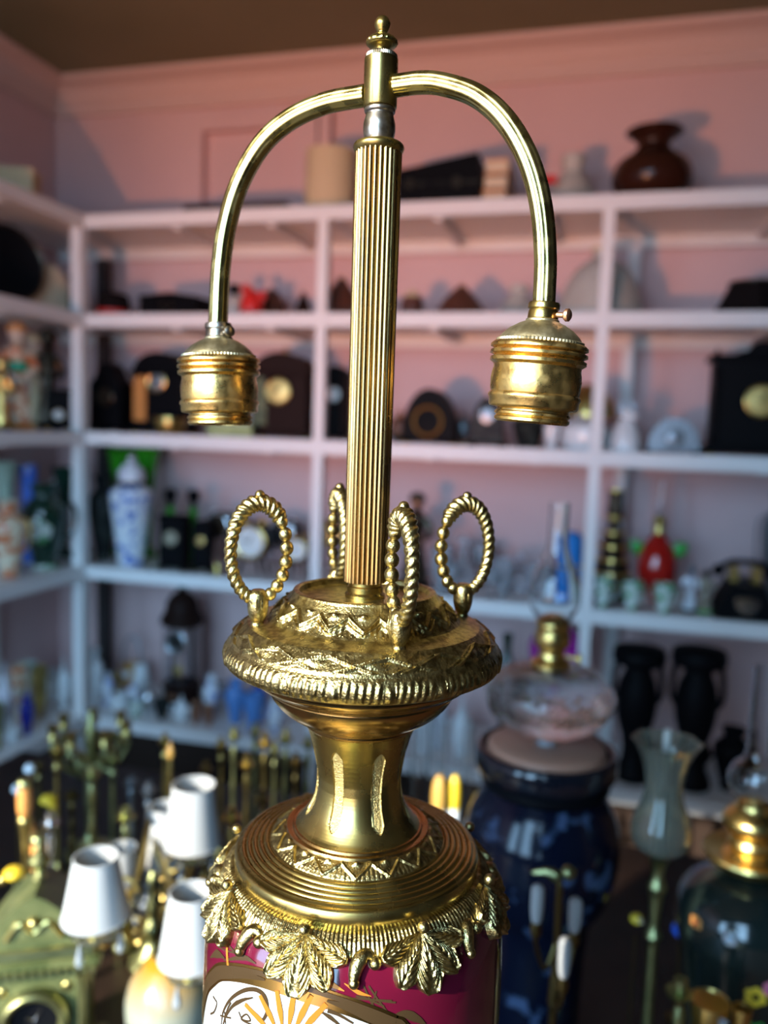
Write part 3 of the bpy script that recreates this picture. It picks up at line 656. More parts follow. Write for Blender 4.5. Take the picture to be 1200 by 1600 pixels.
def mantel_clock(t, W_, H_, m, kind='arch', dm=wdial, dr=0.28, dz=0.55, rim=gold, dep=None, panel=None):
    D = dep or min(0.14, W_*0.6)
    obj('plinth', box(-W_/2, W_/2, -D/2, D/2, 0.01, H_*0.10, 0.004), m, t)
    for x in (-1, 1): obj('foot', lathe([(0.012, 0), (0.014, 0.006), (0.010, 0.012)], 12).mv(x*W_*0.42, -D*0.3, 0), rim, t)
    for x in (-1, 1): obj('foot', lathe([(0.012, 0), (0.014, 0.006), (0.010, 0.012)], 12).mv(x*W_*0.42, D*0.3, 0), rim, t)
    w = W_*0.86
    if kind == 'arch': poly = arch_poly(w, H_*0.90, w*0.36)
    elif kind == 'napoleon':
        n = 24; poly = [(-w/2, 0), (w/2, 0)]+[(w/2*(1-2*k/n), H_*0.90*(0.22+0.78*math.exp(-((1-2*k/n)/0.52)**2))) for k in range(n+1)]
    elif kind == 'dome': poly = arch_poly(w, H_*0.90, H_*0.80, 20)
    elif kind == 'gable': poly = [(-w/2, 0), (w/2, 0), (w/2, H_*0.58), (w*0.36, H_*0.66), (w*0.20, H_*0.84), (0, H_*0.90), (-w*0.20, H_*0.84), (-w*0.36, H_*0.66), (-w/2, H_*0.58)]
    else: poly = [(-w/2, 0), (w/2, 0), (w/2, H_*0.90), (-w/2, H_*0.90)]
    obj('case', prism(poly, -D*0.42, D*0.42).mv(0, 0, H_*0.10), m, t, ang=30)
    if kind in ('arch', 'square'):
        obj('cornice', box(-W_*0.48, W_*0.48, -D*0.48, D*0.48, H_*0.10+H_*0.90-(w*0.36 if kind == 'arch' else 0.0)-0.012, H_*0.10+H_*0.90-(w*0.36 if kind == 'arch' else 0.0)+0.004, 0.003), m, t)
    dial(t, 0, H_*dz, -D*0.42, W_*dr, dm, rim)
    if panel:
        obj('side_panel', prism(arch_poly(W_*0.22, H_*0.55, W_*0.11), -0.004, 0.002).mv(-W_*0.29, -D*0.42, H_*0.16), panel, t)
    return D
def carved_clock(t, W_, H_, m, dm, rim=gold, dr=0.22):
    D = mantel_clock(t, W_, H_*0.86, m, 'square', dm, dr, 0.56, rim)
    for x in (-0.40, 0.40):
        obj('urn_finial', lathe(spl([(0.001, 0.14), (0.012, 0.10), (0.026, 0.06), (0.012, 0.03), (0.020, 0.0)], 3), 12).sc(W_*0.9, W_*0.9, H_*0.75).mv(x*W_, 0, H_*0.85), m, t)
        obj('pilaster', lathe(spl([(0.05, 0), (0.035, 0.05), (0.04, 0.3), (0.03, 0.55), (0.05, 0.62)], 4), 12).sc(W_, W_, H_).mv(x*W_, -D*0.40, H_*0.12), m, t)
    obj('crest', prism([(-0.3*W_, 0), (0.3*W_, 0), (0.22*W_, 0.05*H_), (0.12*W_, 0.07*H_), (0.08*W_, 0.13*H_), (0, 0.15*H_), (-0.08*W_, 0.13*H_), (-0.12*W_, 0.07*H_), (-0.22*W_, 0.05*H_)], -D*0.2, D*0.2).mv(0, 0, H_*0.85), m, t)
def drum_clock(t, W_, H_, m, dm=wdial, rim=silver):
    R = min(W_*0.48, H_*0.42); z = H_-R*1.12
    obj('case', lathe([(R*0.7, -0.035), (R, -0.03), (R, 0.03), (R*0.7, 0.035)], 28).rx(PI/2).mv(0, 0, z), m, t)
    dial(t, 0, z, -0.032, R*0.9, dm, rim)
    for x in (-1, 1): obj('leg', tube([(x*R*0.6, 0, z-R*0.75), (x*R*0.85, 0, 0.004)], R*0.09, 8), m, t)
    obj('leg', tube([(0, 0.03, z-R*0.6), (0, 0.05, 0.004)], R*0.09, 8), m, t)
    for x in (-1, 1): obj('bell', ball(R*0.30, 14, 8, 0.7).mv(x*R*0.5, 0, z+R*0.98), rim, t)
BALU = [(0.9, 0), (1.0, 0.02), (0.95, 0.05), (0.45, 0.09), (0.30, 0.14), (0.42, 0.20), (0.26, 0.27), (0.40, 0.40), (0.22, 0.52), (0.30, 0.60), (0.18, 0.72), (0.34, 0.82), (0.22, 0.88), (0.55, 0.93), (0.50, 1.0)]
COLU = [(1.0, 0), (1.0, 0.03), (0.55, 0.07), (0.30, 0.11), (0.45, 0.15), (0.22, 0.20), (0.26, 0.55), (0.20, 0.78), (0.42, 0.82), (0.26, 0.87), (0.50, 0.92), (0.52, 0.95), (0.36, 1.0)]
def candlestick(t, W_, H_, m, kind=0):
    rev(t, 'stick', (BALU, COLU)[kind % 2][:-2], W_, H_, m, 16, n=3)
    rev(t, 'drip_pan', [(0.15, 0.90), (0.70, 0.93), (0.75, 0.945), (0.30, 0.95)], W_, H_, m, 16, False)
    rev(t, 'candle_cup', [(0.20, 0.945), (0.34, 0.95), (0.36, 1.0), (0.25, 1.0), (0.22, 0.96)], W_, H_, m, 16, False, cap=False)
def figure(t, W_, H_, robe, head=skin, base=china, trim=gold):
    rev(t, 'base', [(0.8, 0), (0.9, 0.02), (0.8, 0.06), (0.5, 0.07)], W_, H_, base, 18, False)
    rev(t, 'robe', [(0.62, 0.06), (0.66, 0.15), (0.50, 0.32), (0.36, 0.50), (0.46, 0.64), (0.52, 0.73), (0.30, 0.79), (0.14, 0.82)], W_, H_, robe, 20, rfun=lambda th, k: 1+0.07*np.sin(7*th)*(k < 0.6))
    obj('head', ball(H_*0.075, 14, 10, 1.2).mv(0, -H_*0.005, H_*0.895), head, t)
    obj('headdress', lathe(spl([(0.085, 0.90), (0.088, 0.94), (0.06, 0.98), (0.01, 1.0)], 3), 14).sc(H_), trim, t)
    for x in (-1, 1):
        obj('arm', tube(spl([(x*W_*0.22, 0, H_*0.72), (x*W_*0.40, -W_*0.05, H_*0.58), (x*W_*0.22, -W_*0.25, H_*0.52)], 5), [H_*0.05, H_*0.05, H_*0.048, H_*0.045, H_*0.042, H_*0.04, H_*0.038, H_*0.035, H_*0.032, H_*0.03, H_*0.028], 8), robe, t)
        obj('hand', ball(H_*0.026, 8, 6).mv(x*W_*0.20, -W_*0.27, H_*0.52), head, t)
def vase(t, W_, H_, m, shape, neck=None, extra=None, wall=0.10):
    b = rev(t, 'body', shell(VS[shape], wall), W_, H_, m, 28, cap=False)
    return b
VS = {'baluster': [(0.0, 0.0), (0.52, 0.0), (0.50, 0.03), (0.55, 0.12), (0.82, 0.40), (1.0, 0.62), (0.92, 0.74), (0.55, 0.83), (0.50, 0.90), (0.62, 0.97), (0.66, 1.0)],
      'bottle': [(0.0, 0.0), (0.80, 0.0), (0.95, 0.04), (1.0, 0.25), (0.95, 0.48), (0.60, 0.62), (0.34, 0.72), (0.32, 0.90), (0.40, 0.94), (0.40, 1.0)],
      'trumpet': [(0.0, 0.0), (0.62, 0.0), (0.60, 0.04), (0.30, 0.12), (0.36, 0.30), (0.46, 0.60), (0.70, 0.85), (1.0, 1.0)],
      'globe': [(0.0, 0.0), (0.45, 0.0), (0.60, 0.05), (0.92, 0.25), (1.0, 0.42), (0.88, 0.60), (0.52, 0.74), (0.40, 0.82), (0.48, 0.90), (0.68, 0.97), (0.66, 1.0)],
      'cup': [(0.0, 0.0), (0.45, 0.0), (0.45, 0.08), (0.62, 0.20), (0.88, 0.55), (0.96, 0.90), (1.0, 1.0)],
      'cyl': [(0.0, 0.0), (0.85, 0.0), (0.9, 0.06), (0.9, 0.7), (1.0, 0.92), (1.0, 1.0)],
      'urn': [(0.0, 0.0), (0.66, 0.0), (0.68, 0.06), (0.50, 0.14), (0.44, 0.22), (0.50, 0.32), (0.72, 0.48), (0.78, 0.62), (0.68, 0.74), (0.52, 0.82), (0.54, 0.86), (0.92, 0.885), (1.0, 0.93), (0.96, 0.985), (0.86, 1.0)],
      'dome': [(1.0, 0.0), (0.98, 0.10), (0.86, 0.42), (0.62, 0.68), (0.34, 0.82), (0.22, 0.88), (0.24, 0.94), (0.20, 1.0)],
      'cone': [(1.0, 0.0), (0.97, 0.08), (0.62, 0.52), (0.30, 0.82), (0.10, 0.96), (0.02, 1.0)],
      'bell': [(1.0, 0.0), (0.96, 0.06), (0.80, 0.30), (0.56, 0.55), (0.36, 0.70), (0.34, 0.80), (0.40, 0.90), (0.36, 1.0)]}
def handle_side(t, W_, H_, m, x=1, z0=0.35, z1=0.80, r=0.035):
    obj('handle', tube(spl([(x*W_*0.42, 0, H_*z0), (x*W_*0.64, 0, H_*(z0+0.08)), (x*W_*0.66, 0, H_*(z1-0.08)), (x*W_*0.36, 0, H_*z1)], 5), W_*r, 7), m, t)
def cup(t, W_, H_, m):
    rev(t, 'bowl', shell(VS['cup'], 0.1), W_, H_, m, 20, cap=False); handle_side(t, W_, H_, m, 1, 0.3, 0.85)
def teapot(t, W_, H_, m, trim=None):
    rev(t, 'body', [(0.0, 0.0), (0.40, 0.0), (0.42, 0.05), (0.68, 0.22), (0.74, 0.42), (0.60, 0.62), (0.32, 0.70)], W_, H_, m, 22)
    rev(t, 'lid', [(0.36, 0.69), (0.34, 0.74), (0.16, 0.82), (0.06, 0.86), (0.12, 0.92), (0.10, 0.97), (0.0, 1.0)], W_, H_, trim or m, 18)
    handle_side(t, W_, H_, m, -1, 0.2, 0.58, 0.04)
    obj('spout', tube(spl([(W_*0.32, 0, H_*0.28), (W_*0.46, 0, H_*0.40), (W_*0.50, 0, H_*0.62)], 5), [W_*0.09, W_*0.085, W_*0.08, W_*0.072, W_*0.065, W_*0.058, W_*0.05, W_*0.048, W_*0.045, W_*0.042, W_*0.04], 9), m, t)
def decanter(t, W_, H_, m, stop):
    rev(t, 'body', VS['bottle'][:-1], W_, H_*0.80, m, 22)
    rev(t, 'stopper', [(0.22, 0.74), (0.24, 0.80), (0.50, 0.86), (0.56, 0.92), (0.40, 0.98), (0.0, 1.0)], W_, H_, stop, 16)
def goblet(t, W_, H_, m):
    rev(t, 'bowl', shell([(0.0, 0.42), (0.25, 0.43), (0.72, 0.55), (0.92, 0.75), (0.95, 1.0)], 0.06), W_, H_, m, 18, cap=False)
    rev(t, 'stem', [(0.80, 0.0), (0.78, 0.02), (0.15, 0.06), (0.10, 0.22), (0.14, 0.40), (0.22, 0.44)], W_, H_, m, 18)
def jar_lid(t, W_, H_, m, lidm, band=None):
    rev(t, 'body', [(0.0, 0.0), (0.58, 0.0), (0.60, 0.05), (0.66, 0.12), (0.92, 0.50), (1.0, 0.66), (0.72, 0.72), (0.62, 0.74)], W_, H_, m, 28)
    if band: rev(t, 'rim_band', [(0.62, 0.73), (0.70, 0.735), (0.70, 0.765), (0.60, 0.77)], W_, H_, band, 24, False)
    rev(t, 'lid', [(0.60, 0.765), (0.62, 0.80), (0.58, 0.86), (0.30, 0.93), (0.12, 0.945), (0.16, 0.97), (0.10, 0.995), (0.0, 1.0)], W_, H_, lidm, 24)
def put(name, label, cat, place, fn, rz=0.0, group=None):
    (loc, w, h) = place
    t = thing(name, label, cat, loc, rz, group); fn(t, w, h); return t
def one(m, shape, wall=0.10): return lambda t, w, h: vase(t, w, h, m, shape, wall=wall)
def shade(m, shape, ring=gold):
    def f(t, w, h):
        rev(t, 'shade', shell(VS[shape], 0.05), w, h, m, 30, cap=False)
        rev(t, 'fitter_ring', [(0.20, 0.955), (0.27, 0.96), (0.27, 1.0), (0.20, 1.0)] if shape != 'cone' else [(0.06, 0.93), (0.12, 0.94), (0.10, 1.0), (0.03, 1.02)], w, h, ring, 16, False)
    return f

# ---- top shelf
lc = S(0, 371, 177, 320, 0.04)
put('flat_board', 'thin dark board lying on the top shelf below the wall panel', 'board', lc, lambda t, w, h: (obj('panel', box(-w/2, w/2, -0.01, 0.16, 0.0, h*0.8, 0.002), dwood, t), obj('edge_strip', box(-w/2, w/2, -0.022, -0.0105, 0.0, h, 0.002), dwood, t)))
def drum_shade(t, w, h):
    obj('shade', lathe([(w*0.50, 0), (w*0.47, h*0.93), (w*0.455, h*0.93), (w*0.485, 0.0)], 36, cap=False), cream, t)
    obj('top_ring', torus(w*0.465, 0.004, 36, 6).mv(0, 0, h*0.93), cream, t)
    obj('finial', lathe(spl([(0.004, 0.86), (0.05, 0.90), (0.09, 0.96), (0.05, 1.0), (0.0, 1.01)], 3), 12).sc(w*0.8, w*0.8, h).mv(w*0.12, 0, 0), bwood, t)
    for k in range(3): obj('spoke', tube([(w*0.12, 0, h*0.88), (w*0.46*math.cos(k*2.09), w*0.46*math.sin(k*2.09), h*0.92)], 0.003, 6), brass_b, t)
put('drum_lampshade', 'cream drum lampshade with a dark knob on the top shelf', 'lampshade', S(0, 516, 82, 232, 0.16), drum_shade)
def long_case(t, w, h):
    obj('body', prism([(-w/2, 0), (w/2, 0), (w*0.50, h*0.66), (w*0.46, h), (-w*0.5, h*0.72)], -0.09, 0.09), black, t)
    obj('lid_edge', box(-w/2-0.003, w/2+0.003, -0.094, 0.094, h*0.44, h*0.50, 0.002), blackm, t)
    for x in (-0.25, 0.25): obj('clasp', box(x*w-0.012, x*w+0.012, -0.099, -0.093, h*0.38, h*0.56, 0.002), bronze, t)
put('black_case', 'long black case lying behind the fluted stem on the top shelf', 'case', S(0, 686, 142, 256, 0.14), long_case)
pl_ = S(0, 778, 36, 262, 0.12)
bh = pl_[2]/3
for i, (nm, dx) in enumerate((('lowest book of the pale stack beside the long black case', 0), ('middle book of the pale stack beside the long black case', 0.003), ('topmost book of the pale stack beside the long black case', 0.006))):
    b = thing('book', nm, 'book', (pl_[0][0]+dx, pl_[0][1], pl_[0][2]+i*bh), 0.0, 'pale books by the black case')
    w = pl_[1]
    obj('pages', box(-w*0.46, w*0.46, -0.085, 0.085, bh*0.12, bh*0.86), paper, b, False)
    obj('cover', box(-w*0.5, w*0.5, -0.09, 0.09, 0, bh*0.12, 0.001), leather if i == 1 else orangew, b); obj('cover', box(-w*0.5, w*0.5, -0.09, 0.09, bh*0.86, bh*0.985, 0.001), leather if i == 1 else orangew, b)
def bell_red(t, w, h):
    shade(frost, 'bell', cream)(t, w, h)
    obj('red_tag', prism([(-0.022, 0), (0.022, 0.004), (0.020, 0.026), (-0.020, 0.022)], -0.004, 0.0).rz(0.25).mv(-w*0.33, -w*0.42, h*0.42), red, t)
put('glass_lampshade', 'frosted bell-shaped glass lampshade with a red tag on the top shelf', 'lampshade', S(0, 893, 96, 244, 0.18), bell_red)
def amber_jug(t, w, h):
    vase(t, w, h, amber, 'globe'); rev(t, 'lip', [(0.62, 0.965), (0.72, 0.985), (0.70, 1.005), (0.60, 1.0)], w, h, amber, 28, False)
put('amber_vase', 'round amber glass vase with flared lip on the top shelf', 'vase', S(0, 1017, 122, 206, 0.16), amber_jug)
put('cardboard_box', 'small pale box at the far end of the left wall top shelf', 'box', SL(0, 26, 24, 268, 0.09), lambda t, w, h: (obj('carton', box(-0.06, 0.06, -0.045, 0.045, 0, max(h, 0.04), 0.003), cream, t), obj('lid', box(-0.063, 0.063, -0.048, 0.048, max(h, 0.04)*0.8, max(h, 0.04)+0.003, 0.003), cream, t)), 0.4)
put('folded_cloth', 'dark folded cloth on the left wall top shelf', 'cloth', SL(0, -14, 34, 262, 0.26), lambda t, w, h: [obj('fold', box(-0.09+0.008*k, 0.09-0.006*k, -0.07, 0.07-0.01*k, 0.012*k, 0.012*k+0.0115, 0.004), cloth_d, t) for k in range(4)])
# ---- second shelf
def round_tray(t, w, h):
    R = h/2
    obj('plate', lathe([(R*0.72, 0.0), (R, 0.02), (R*0.985, 0.026), (R*0.70, 0.008), (0.0, 0.006)], 40).rx(PI/2-0.12).mv(0, 0, R), black, t)
    obj('rim', torus(R*0.985, 0.005, 40, 6).rx(PI/2-0.12).mv(0, -0.022, R+0.004), bronze, t)
put('round_tray', 'large black round tray standing on the left wall second shelf', 'tray', SL(1, 4, 90, 352, 0.13), round_tray, math.radians(60))
def bread_box(t, w, h):
    obj('body', prism(arch_poly(0.14, h, h*0.5), -0.06, 0.06), cream, t); obj('end_cap', prism(arch_poly(0.145, h*1.02, h*0.5), 0.045, 0.063), paper, t)
    obj('end_cap', prism(arch_poly(0.145, h*1.02, h*0.5), -0.063, -0.045), paper, t)
put('domed_box', 'beige dome-topped box beside the black tray on the left wall shelf', 'box', SL(1, 58, 60, 416, 0.13), bread_box, math.radians(75))
put('small_flask', 'small black flask next to the corner post on the left wall second shelf', 'flask', SL(1, 112, 14, 428, 0.06), lambda t, w, h: decanter(t, 0.05, h, black, bronze))
def cap_hat(t, w, h):
    rev(t, 'brim', [(0.0, 0.0), (1.0, 0.02), (1.0, 0.10), (0.6, 0.16)], w, h, cloth_d, 26, False); rev(t, 'crown', [(0.62, 0.12), (0.60, 0.6), (0.48, 0.9), (0.0, 1.0)], w, h, cloth_d, 26)
    rev(t, 'band', [(0.625, 0.14), (0.64, 0.16), (0.63, 0.32), (0.61, 0.32)], w, h, red, 26, False)
put('felt_hat', 'flat dark hat with a red band right of the corner post', 'hat', S(1, 178, 84, 456, 0.10), cap_hat)
put('instrument_case', 'black lidded case on the second shelf left of the red figurine', 'case', S(1, 278, 98, 462, 0.10), lambda t, w, h: (obj('body', box(-w/2, w/2, -0.07, 0.07, 0, h*0.72, 0.004), black, t), obj('lid', prism([(-w/2, 0), (w/2, 0), (w/2, h*0.12), (w*0.05, h*0.28), (-w/2, h*0.16)], -0.072, 0.072).mv(0, 0, h*0.725), black, t), obj('handle', torus(0.02, 0.004, 20, 6).rx(PI/2).sc(1, 1, 0.5).mv(0, -0.075, h*0.5), bronze, t)))
put('grey_bottle', 'grey bottle with a black cap beside the red figurine', 'bottle', S(1, 366, 26, 444, 0.14), lambda t, w, h: (rev(t, 'body', [(0.0, 0.0), (1.0, 0.0), (1.0, 0.5), (0.5, 0.68), (0.36, 0.72)], w, h, frost, 18), rev(t, 'cap', [(0.42, 0.70), (0.7, 0.74), (0.7, 0.98), (0.3, 1.0), (0.0, 1.0)], w, h, black, 16, False)))
put('red_figurine', 'bright red cockerel-like figurine on the second shelf', 'figurine', S(1, 393, 36, 448, 0.10), lambda t, w, h: (rev(t, 'body', [(0.0, 0.0), (0.7, 0.0), (1.0, 0.25), (0.9, 0.6), (0.5, 0.85), (0.0, 0.95)], w, h, red, 18), obj('head', ball(w*0.22, 12, 8).mv(-w*0.2, -w*0.15, h*0.92), red, t), obj('tail', prism([(0, 0), (w*0.5, h*0.35), (w*0.35, h*0.55), (0, h*0.4)], -w*0.1, w*0.1).mv(w*0.2, 0, h*0.35), red, t)))
put('leather_cap', 'brown leather cap lying behind the red figurine', 'hat', S(1, 424, 52, 452, 0.26), lambda t, w, h: (rev(t, 'crown', [(1.0, 0.0), (1.0, 0.2), (0.8, 0.6), (0.4, 0.92), (0.0, 1.0)], w, h, leather, 22), obj('peak', prism([(-w*0.3, 0), (w*0.3, 0), (w*0.2, h*0.12), (-w*0.2, h*0.12)], -w*0.7, -w*0.4), leather, t), obj('button', ball(w*0.05, 8, 6).mv(0, 0, h), leather, t)))
put('pointed_lampshade', 'dark brown pointed lampshade half hidden by the fluted stem', 'lampshade', S(1, 533, 80, 432, 0.14), shade(leather, 'cone'))
put('pointed_lampshade', 'small dark pointed lampshade on the left of the shelf post', 'lampshade', S(1, 474, 32, 454, 0.06), shade(dwood, 'cone'))
put('copper_pot', 'small brown pot with a pale lid right of the fluted stem', 'pot', S(1, 644, 36, 452, 0.12), lambda t, w, h: (rev(t, 'body', [(0.0, 0.0), (0.8, 0.0), (1.0, 0.3), (0.9, 0.65), (0.7, 0.75)], w, h, leather, 20), rev(t, 'lid', [(0.75, 0.74), (0.6, 0.88), (0.12, 0.92), (0.16, 1.0), (0.0, 1.0)], w, h, cream, 18)))
put('pointed_lampshade', 'wide brown conical lampshade on the second shelf inside the right arm', 'lampshade', S(1, 720, 92, 445, 0.12), shade(leather, 'cone'))
put('glass_lampshade', 'low white glass lampshade behind the right brass arm', 'lampshade', S(1, 810, 76, 446, 0.15), shade(frost, 'bell'))
put('glass_lampshade', 'large frosted dome lampshade across the right shelf post', 'lampshade', S(1, 938, 134, 388, 0.16), shade(frost, 'dome', cream))
put('panel_lampshade', 'dark trapezoid lampshade at the right end of the second shelf', 'lampshade', S(1, 1178, 146, 442, 0.14), lambda t, w, h: (obj('shade', lathe([(w*0.50, 0), (w*0.28, h*0.97), (w*0.26, h*0.97), (w*0.48, 0.0)], 6, PI/6, cap=False), cloth_d, t, False), obj('top_ring', torus(w*0.27, 0.004, 24, 6).mv(0, 0, h*0.97), bronze, t), obj('bottom_trim', torus(w*0.47, 0.004, 24, 6).mv(0, 0, 0.004), bronze, t)))
# ---- third shelf, left wall
put('figurine', 'tall porcelain lady figurine in orange and cream with a green sash', 'figurine', SL(2, 28, 52, 502, 0.08), lambda t, w, h: (figure(t, w*1.2, h, china_o, skin, gold, orangew), rev(t, 'sash', [(0.40, 0.54), (0.46, 0.55), (0.50, 0.62), (0.46, 0.63)], w*1.2, h, teal, 18, False)), math.radians(45))
put('figurine', 'cream porcelain child figurine behind the orange lady', 'figurine', SL(2, 56, 30, 520, 0.27), lambda t, w, h: figure(t, w*1.2, h, cream, skin, black, cream), math.radians(45))
put('figurine', 'small gilt figurine at the left edge of the third shelf', 'figurine', SL(2, 3, 24, 560, 0.06), lambda t, w, h: figure(t, w*1.4, h, gold, gold, black, gold), math.radians(45))
put('bronze_statue', 'tall dark bronze statue beside the orange lady figurine', 'statue', SL(2, 76, 38, 512, 0.17), lambda t, w, h: figure(t, w*1.2, h, bronze, bronze, black, bronze), math.radians(45))
put('alarm_clock', 'low black clock with a white dial next to the corner post', 'clock', SL(2, 92, 36, 610, 0.08), lambda t, w, h: mantel_clock(t, w*1.1, h, black, 'square', wdial, 0.22, 0.40), math.radians(35))
# ---- third shelf, back
put('mantel_clock', 'plain black gabled clock in the corner of the third shelf', 'clock', S(2, 174, 64, 566, 0.16), lambda t, w, h: mantel_clock(t, w, h, black, 'gable', bronze, 0.22, 0.5, bronze))
put('mantel_clock', 'black arched clock with a tan panel and silver dial left of the left socket', 'clock', S(2, 257, 96, 552, 0.20), lambda t, w, h: mantel_clock(t, w, h, black, 'arch', silver, 0.16, 0.64, gold, panel=orangew))
put('brass_dish', 'low brass dish at the foot of the black arched clock', 'dish', S(2, 266, 52, 654, 0.058), lambda t, w, h: (rev(t, 'dish', [(0.0, 0.0), (0.6, 0.0), (1.0, 0.8), (0.95, 1.0), (0.55, 0.3), (0.0, 0.25)], w, h, brass_b, 24, False), rev(t, 'rim', [(0.94, 0.85), (1.02, 0.9), (1.0, 1.05), (0.92, 1.0)], w, h, gold, 24, False)))
put('mantel_clock', 'black clock with a pale green panel and gilt dial right of the left socket', 'clock', S(2, 444, 104, 552, 0.13), lambda t, w, h: (mantel_clock(t, w, h, dwood, 'arch', gdial, 0.19, 0.55, gold, panel=onyx), rev(t, 'finial', [(0.06, 0.97), (0.12, 1.0), (0.05, 1.04), (0.02, 1.07)], w, h, gold, 12)))
put('brass_tray', 'greenish brass tray in front of the clock with the green panel', 'tray', S(2, 364, 76, 662, 0.03), lambda t, w, h: (obj('tray', box(-w/2, w/2, -0.025, 0.025, 0, h*0.5, 0.003), brass_g, t), obj('rim', box(-w/2, w/2, -0.027, -0.023, 0, h, 0.001), brass_g, t)))
put('mantel_clock', 'narrow black domed clock touching the fluted stem on its left', 'clock', S(2, 524, 46, 572, 0.14), lambda t, w, h: mantel_clock(t, w, h, black, 'arch', wdial, 0.26, 0.62, silver))
put('copper_kettle', 'small copper kettle right of the fluted stem on the third shelf', 'kettle', S(2, 624, 40, 632, 0.25), lambda t, w, h: teapot(t, w, h, bwood, copper))
put('mantel_clock', 'black humpback clock with an orange ringed dial', 'clock', S(2, 673, 94, 608, 0.10), lambda t, w, h: mantel_clock(t, w, h, black, 'dome', black, 0.25, 0.42, mat('orange_gilt', (0.75, 0.36, 0.08), 0.3, 0.9)))
put('stone_egg', 'small grey egg-shaped ornament between two black clocks', 'ornament', S(2, 724, 30, 644, 0.22), lambda t, w, h: (rev(t, 'egg', [(0.0, 0.12), (0.6, 0.15), (1.0, 0.45), (0.8, 0.78), (0.0, 1.0)], w, h, greym, 18), rev(t, 'stand', [(0.7, 0.0), (0.7, 0.05), (0.45, 0.14), (0.4, 0.16)], w, h, gold, 16, False)))
put('mantel_clock', 'small black domed clock beside the grey egg ornament', 'clock', S(2, 762, 58, 620, 0.12), lambda t, w, h: mantel_clock(t, w, h, blackm, 'dome', greym, 0.22, 0.62, bronze))
put('black_jar', 'round black lidded jar below the right socket', 'jar', S(2, 826, 54, 638, 0.11), lambda t, w, h: jar_lid(t, w, h, blackm, black))
put('china_cup', 'small white china cup between the black jar and the gilt lamp', 'cup', S(2, 862, 26, 664, 0.07), lambda t, w, h: cup(t, w, h, china))
def gilt_lamp(t, w, h):
    rev(t, 'base', [(0.0, 0.0), (0.7, 0.0), (0.85, 0.10), (0.9, 0.32), (0.5, 0.46), (0.2, 0.52)], w, h, china, 22)
    rev(t, 'shade', shell([(1.0, 0.50), (0.98, 0.60), (0.80, 0.80), (0.35, 0.96), (0.15, 1.0)], 0.05), w, h, brass_b, 26, cap=False)
    obj('chain_bead', ball(w*0.08, 10, 8).mv(-w*0.12, -w*0.5, h*0.50), silver, t)
put('small_lamp', 'low china lamp with a gilt dome shade behind the right shelf post', 'lamp', S(2, 916, 84, 600, 0.12), gilt_lamp)
def dog(t, w, h):
    rev(t, 'body', [(0.0, 0.0), (0.86, 0.0), (0.92, 0.2), (0.7, 0.5), (0.45, 0.66), (0.35, 0.74)], w, h, china, 18)
    obj('head', ball(h*0.16, 12, 8).mv(w*0.02, -w*0.12, h*0.80), china, t); obj('muzzle', ball(h*0.09, 10, 6).mv(w*0.20, -w*0.3, h*0.76), china, t)
    for x in (-1, 1): obj('ear', prism([(0, 0), (0.02, 0.0), (0.012, 0.035)], -0.006, 0.006).mv(x*w*0.14-0.01, -w*0.1, h*0.88), greym, t)
    for x in (-1, 1): obj('paw', ball(h*0.08, 8, 6).mv(x*w*0.22, -w*0.42, h*0.082), china, t)
put('dog_figurine', 'white china dog sitting right of the shelf post', 'figurine', S(2, 977, 54, 634, 0.08), dog)
put('mantel_clock', 'low dark grey humpback clock right of the china dog', 'clock', S(2, 1052, 88, 653, 0.10), lambda t, w, h: mantel_clock(t, w, h, greym, 'dome', greym, 0.16, 0.45, bronze))
put('carved_clock', 'large carved black clock with a gilt dial at the right edge', 'clock', S(2, 1180, 160, 534, 0.14), lambda t, w, h: carved_clock(t, w, h, black, gdial, gold, 0.155))
# ---- fourth shelf, left wall
put('figural_vase', 'orange and cream figural vase at the left edge of the fourth shelf', 'vase', SL(3, 14, 46, 782, 0.07), lambda t, w, h: (vase(t, w*1.2, h, china_o, 'baluster'), handle_side(t, w*1.2, h, gold, 1)))
put('glass_vase', 'pale green glass vase standing above the orange figural vase', 'vase', SL(3, 10, 40, 722, 0.20), one(mat('pale_green_glass', (0.55, 0.70, 0.55), 0.1, trans=0.4), 'trumpet'))
put('blue_vase', 'slim bright blue vase between two green glass vases', 'vase', SL(3, 46, 26, 726, 0.19), one(mat('bright_blue_glaze', (0.06, 0.16, 0.60), 0.12, coat=0.5), 'cyl'))
put('glass_ewer', 'dark green painted glass ewer in front of the corner post', 'ewer', SL(3, 70, 60, 756, 0.07), lambda t, w, h: (vase(t, w*1.1, h, dgglass, 'baluster'), handle_side(t, w*1.1, h, dgglass, 1), rev(t, 'foot', [(0.62, 0.0), (0.66, 0.01), (0.5, 0.06), (0.42, 0.06)], w*1.1, h, china_g, 20, False), obj('medallion', ball(w*0.26, 14, 8, 1.5).sc(1, 0.3, 1).mv(-w*0.1, -w*0.47, h*0.5), china_g, t)), math.radians(40))
put('glass_vase', 'dark green glass vase next to the corner post on the left wall shelf', 'vase', SL(3, 101, 40, 730, 0.16), one(dgglass, 'trumpet'))
put('figurine', 'white china bird figurine on the left wall fourth shelf', 'figurine', SL(3, 92, 22, 736, 0.28), lambda t, w, h: (rev(t, 'stand', [(0.9, 0.0), (0.8, 0.03), (0.25, 0.08), (0.3, 0.7), (0.6, 0.72)], w, h, dgglass, 16), rev(t, 'body', [(0.0, 0.72), (0.8, 0.78), (0.9, 0.88), (0.4, 0.96), (0.0, 1.0)], w, h, china, 16)))
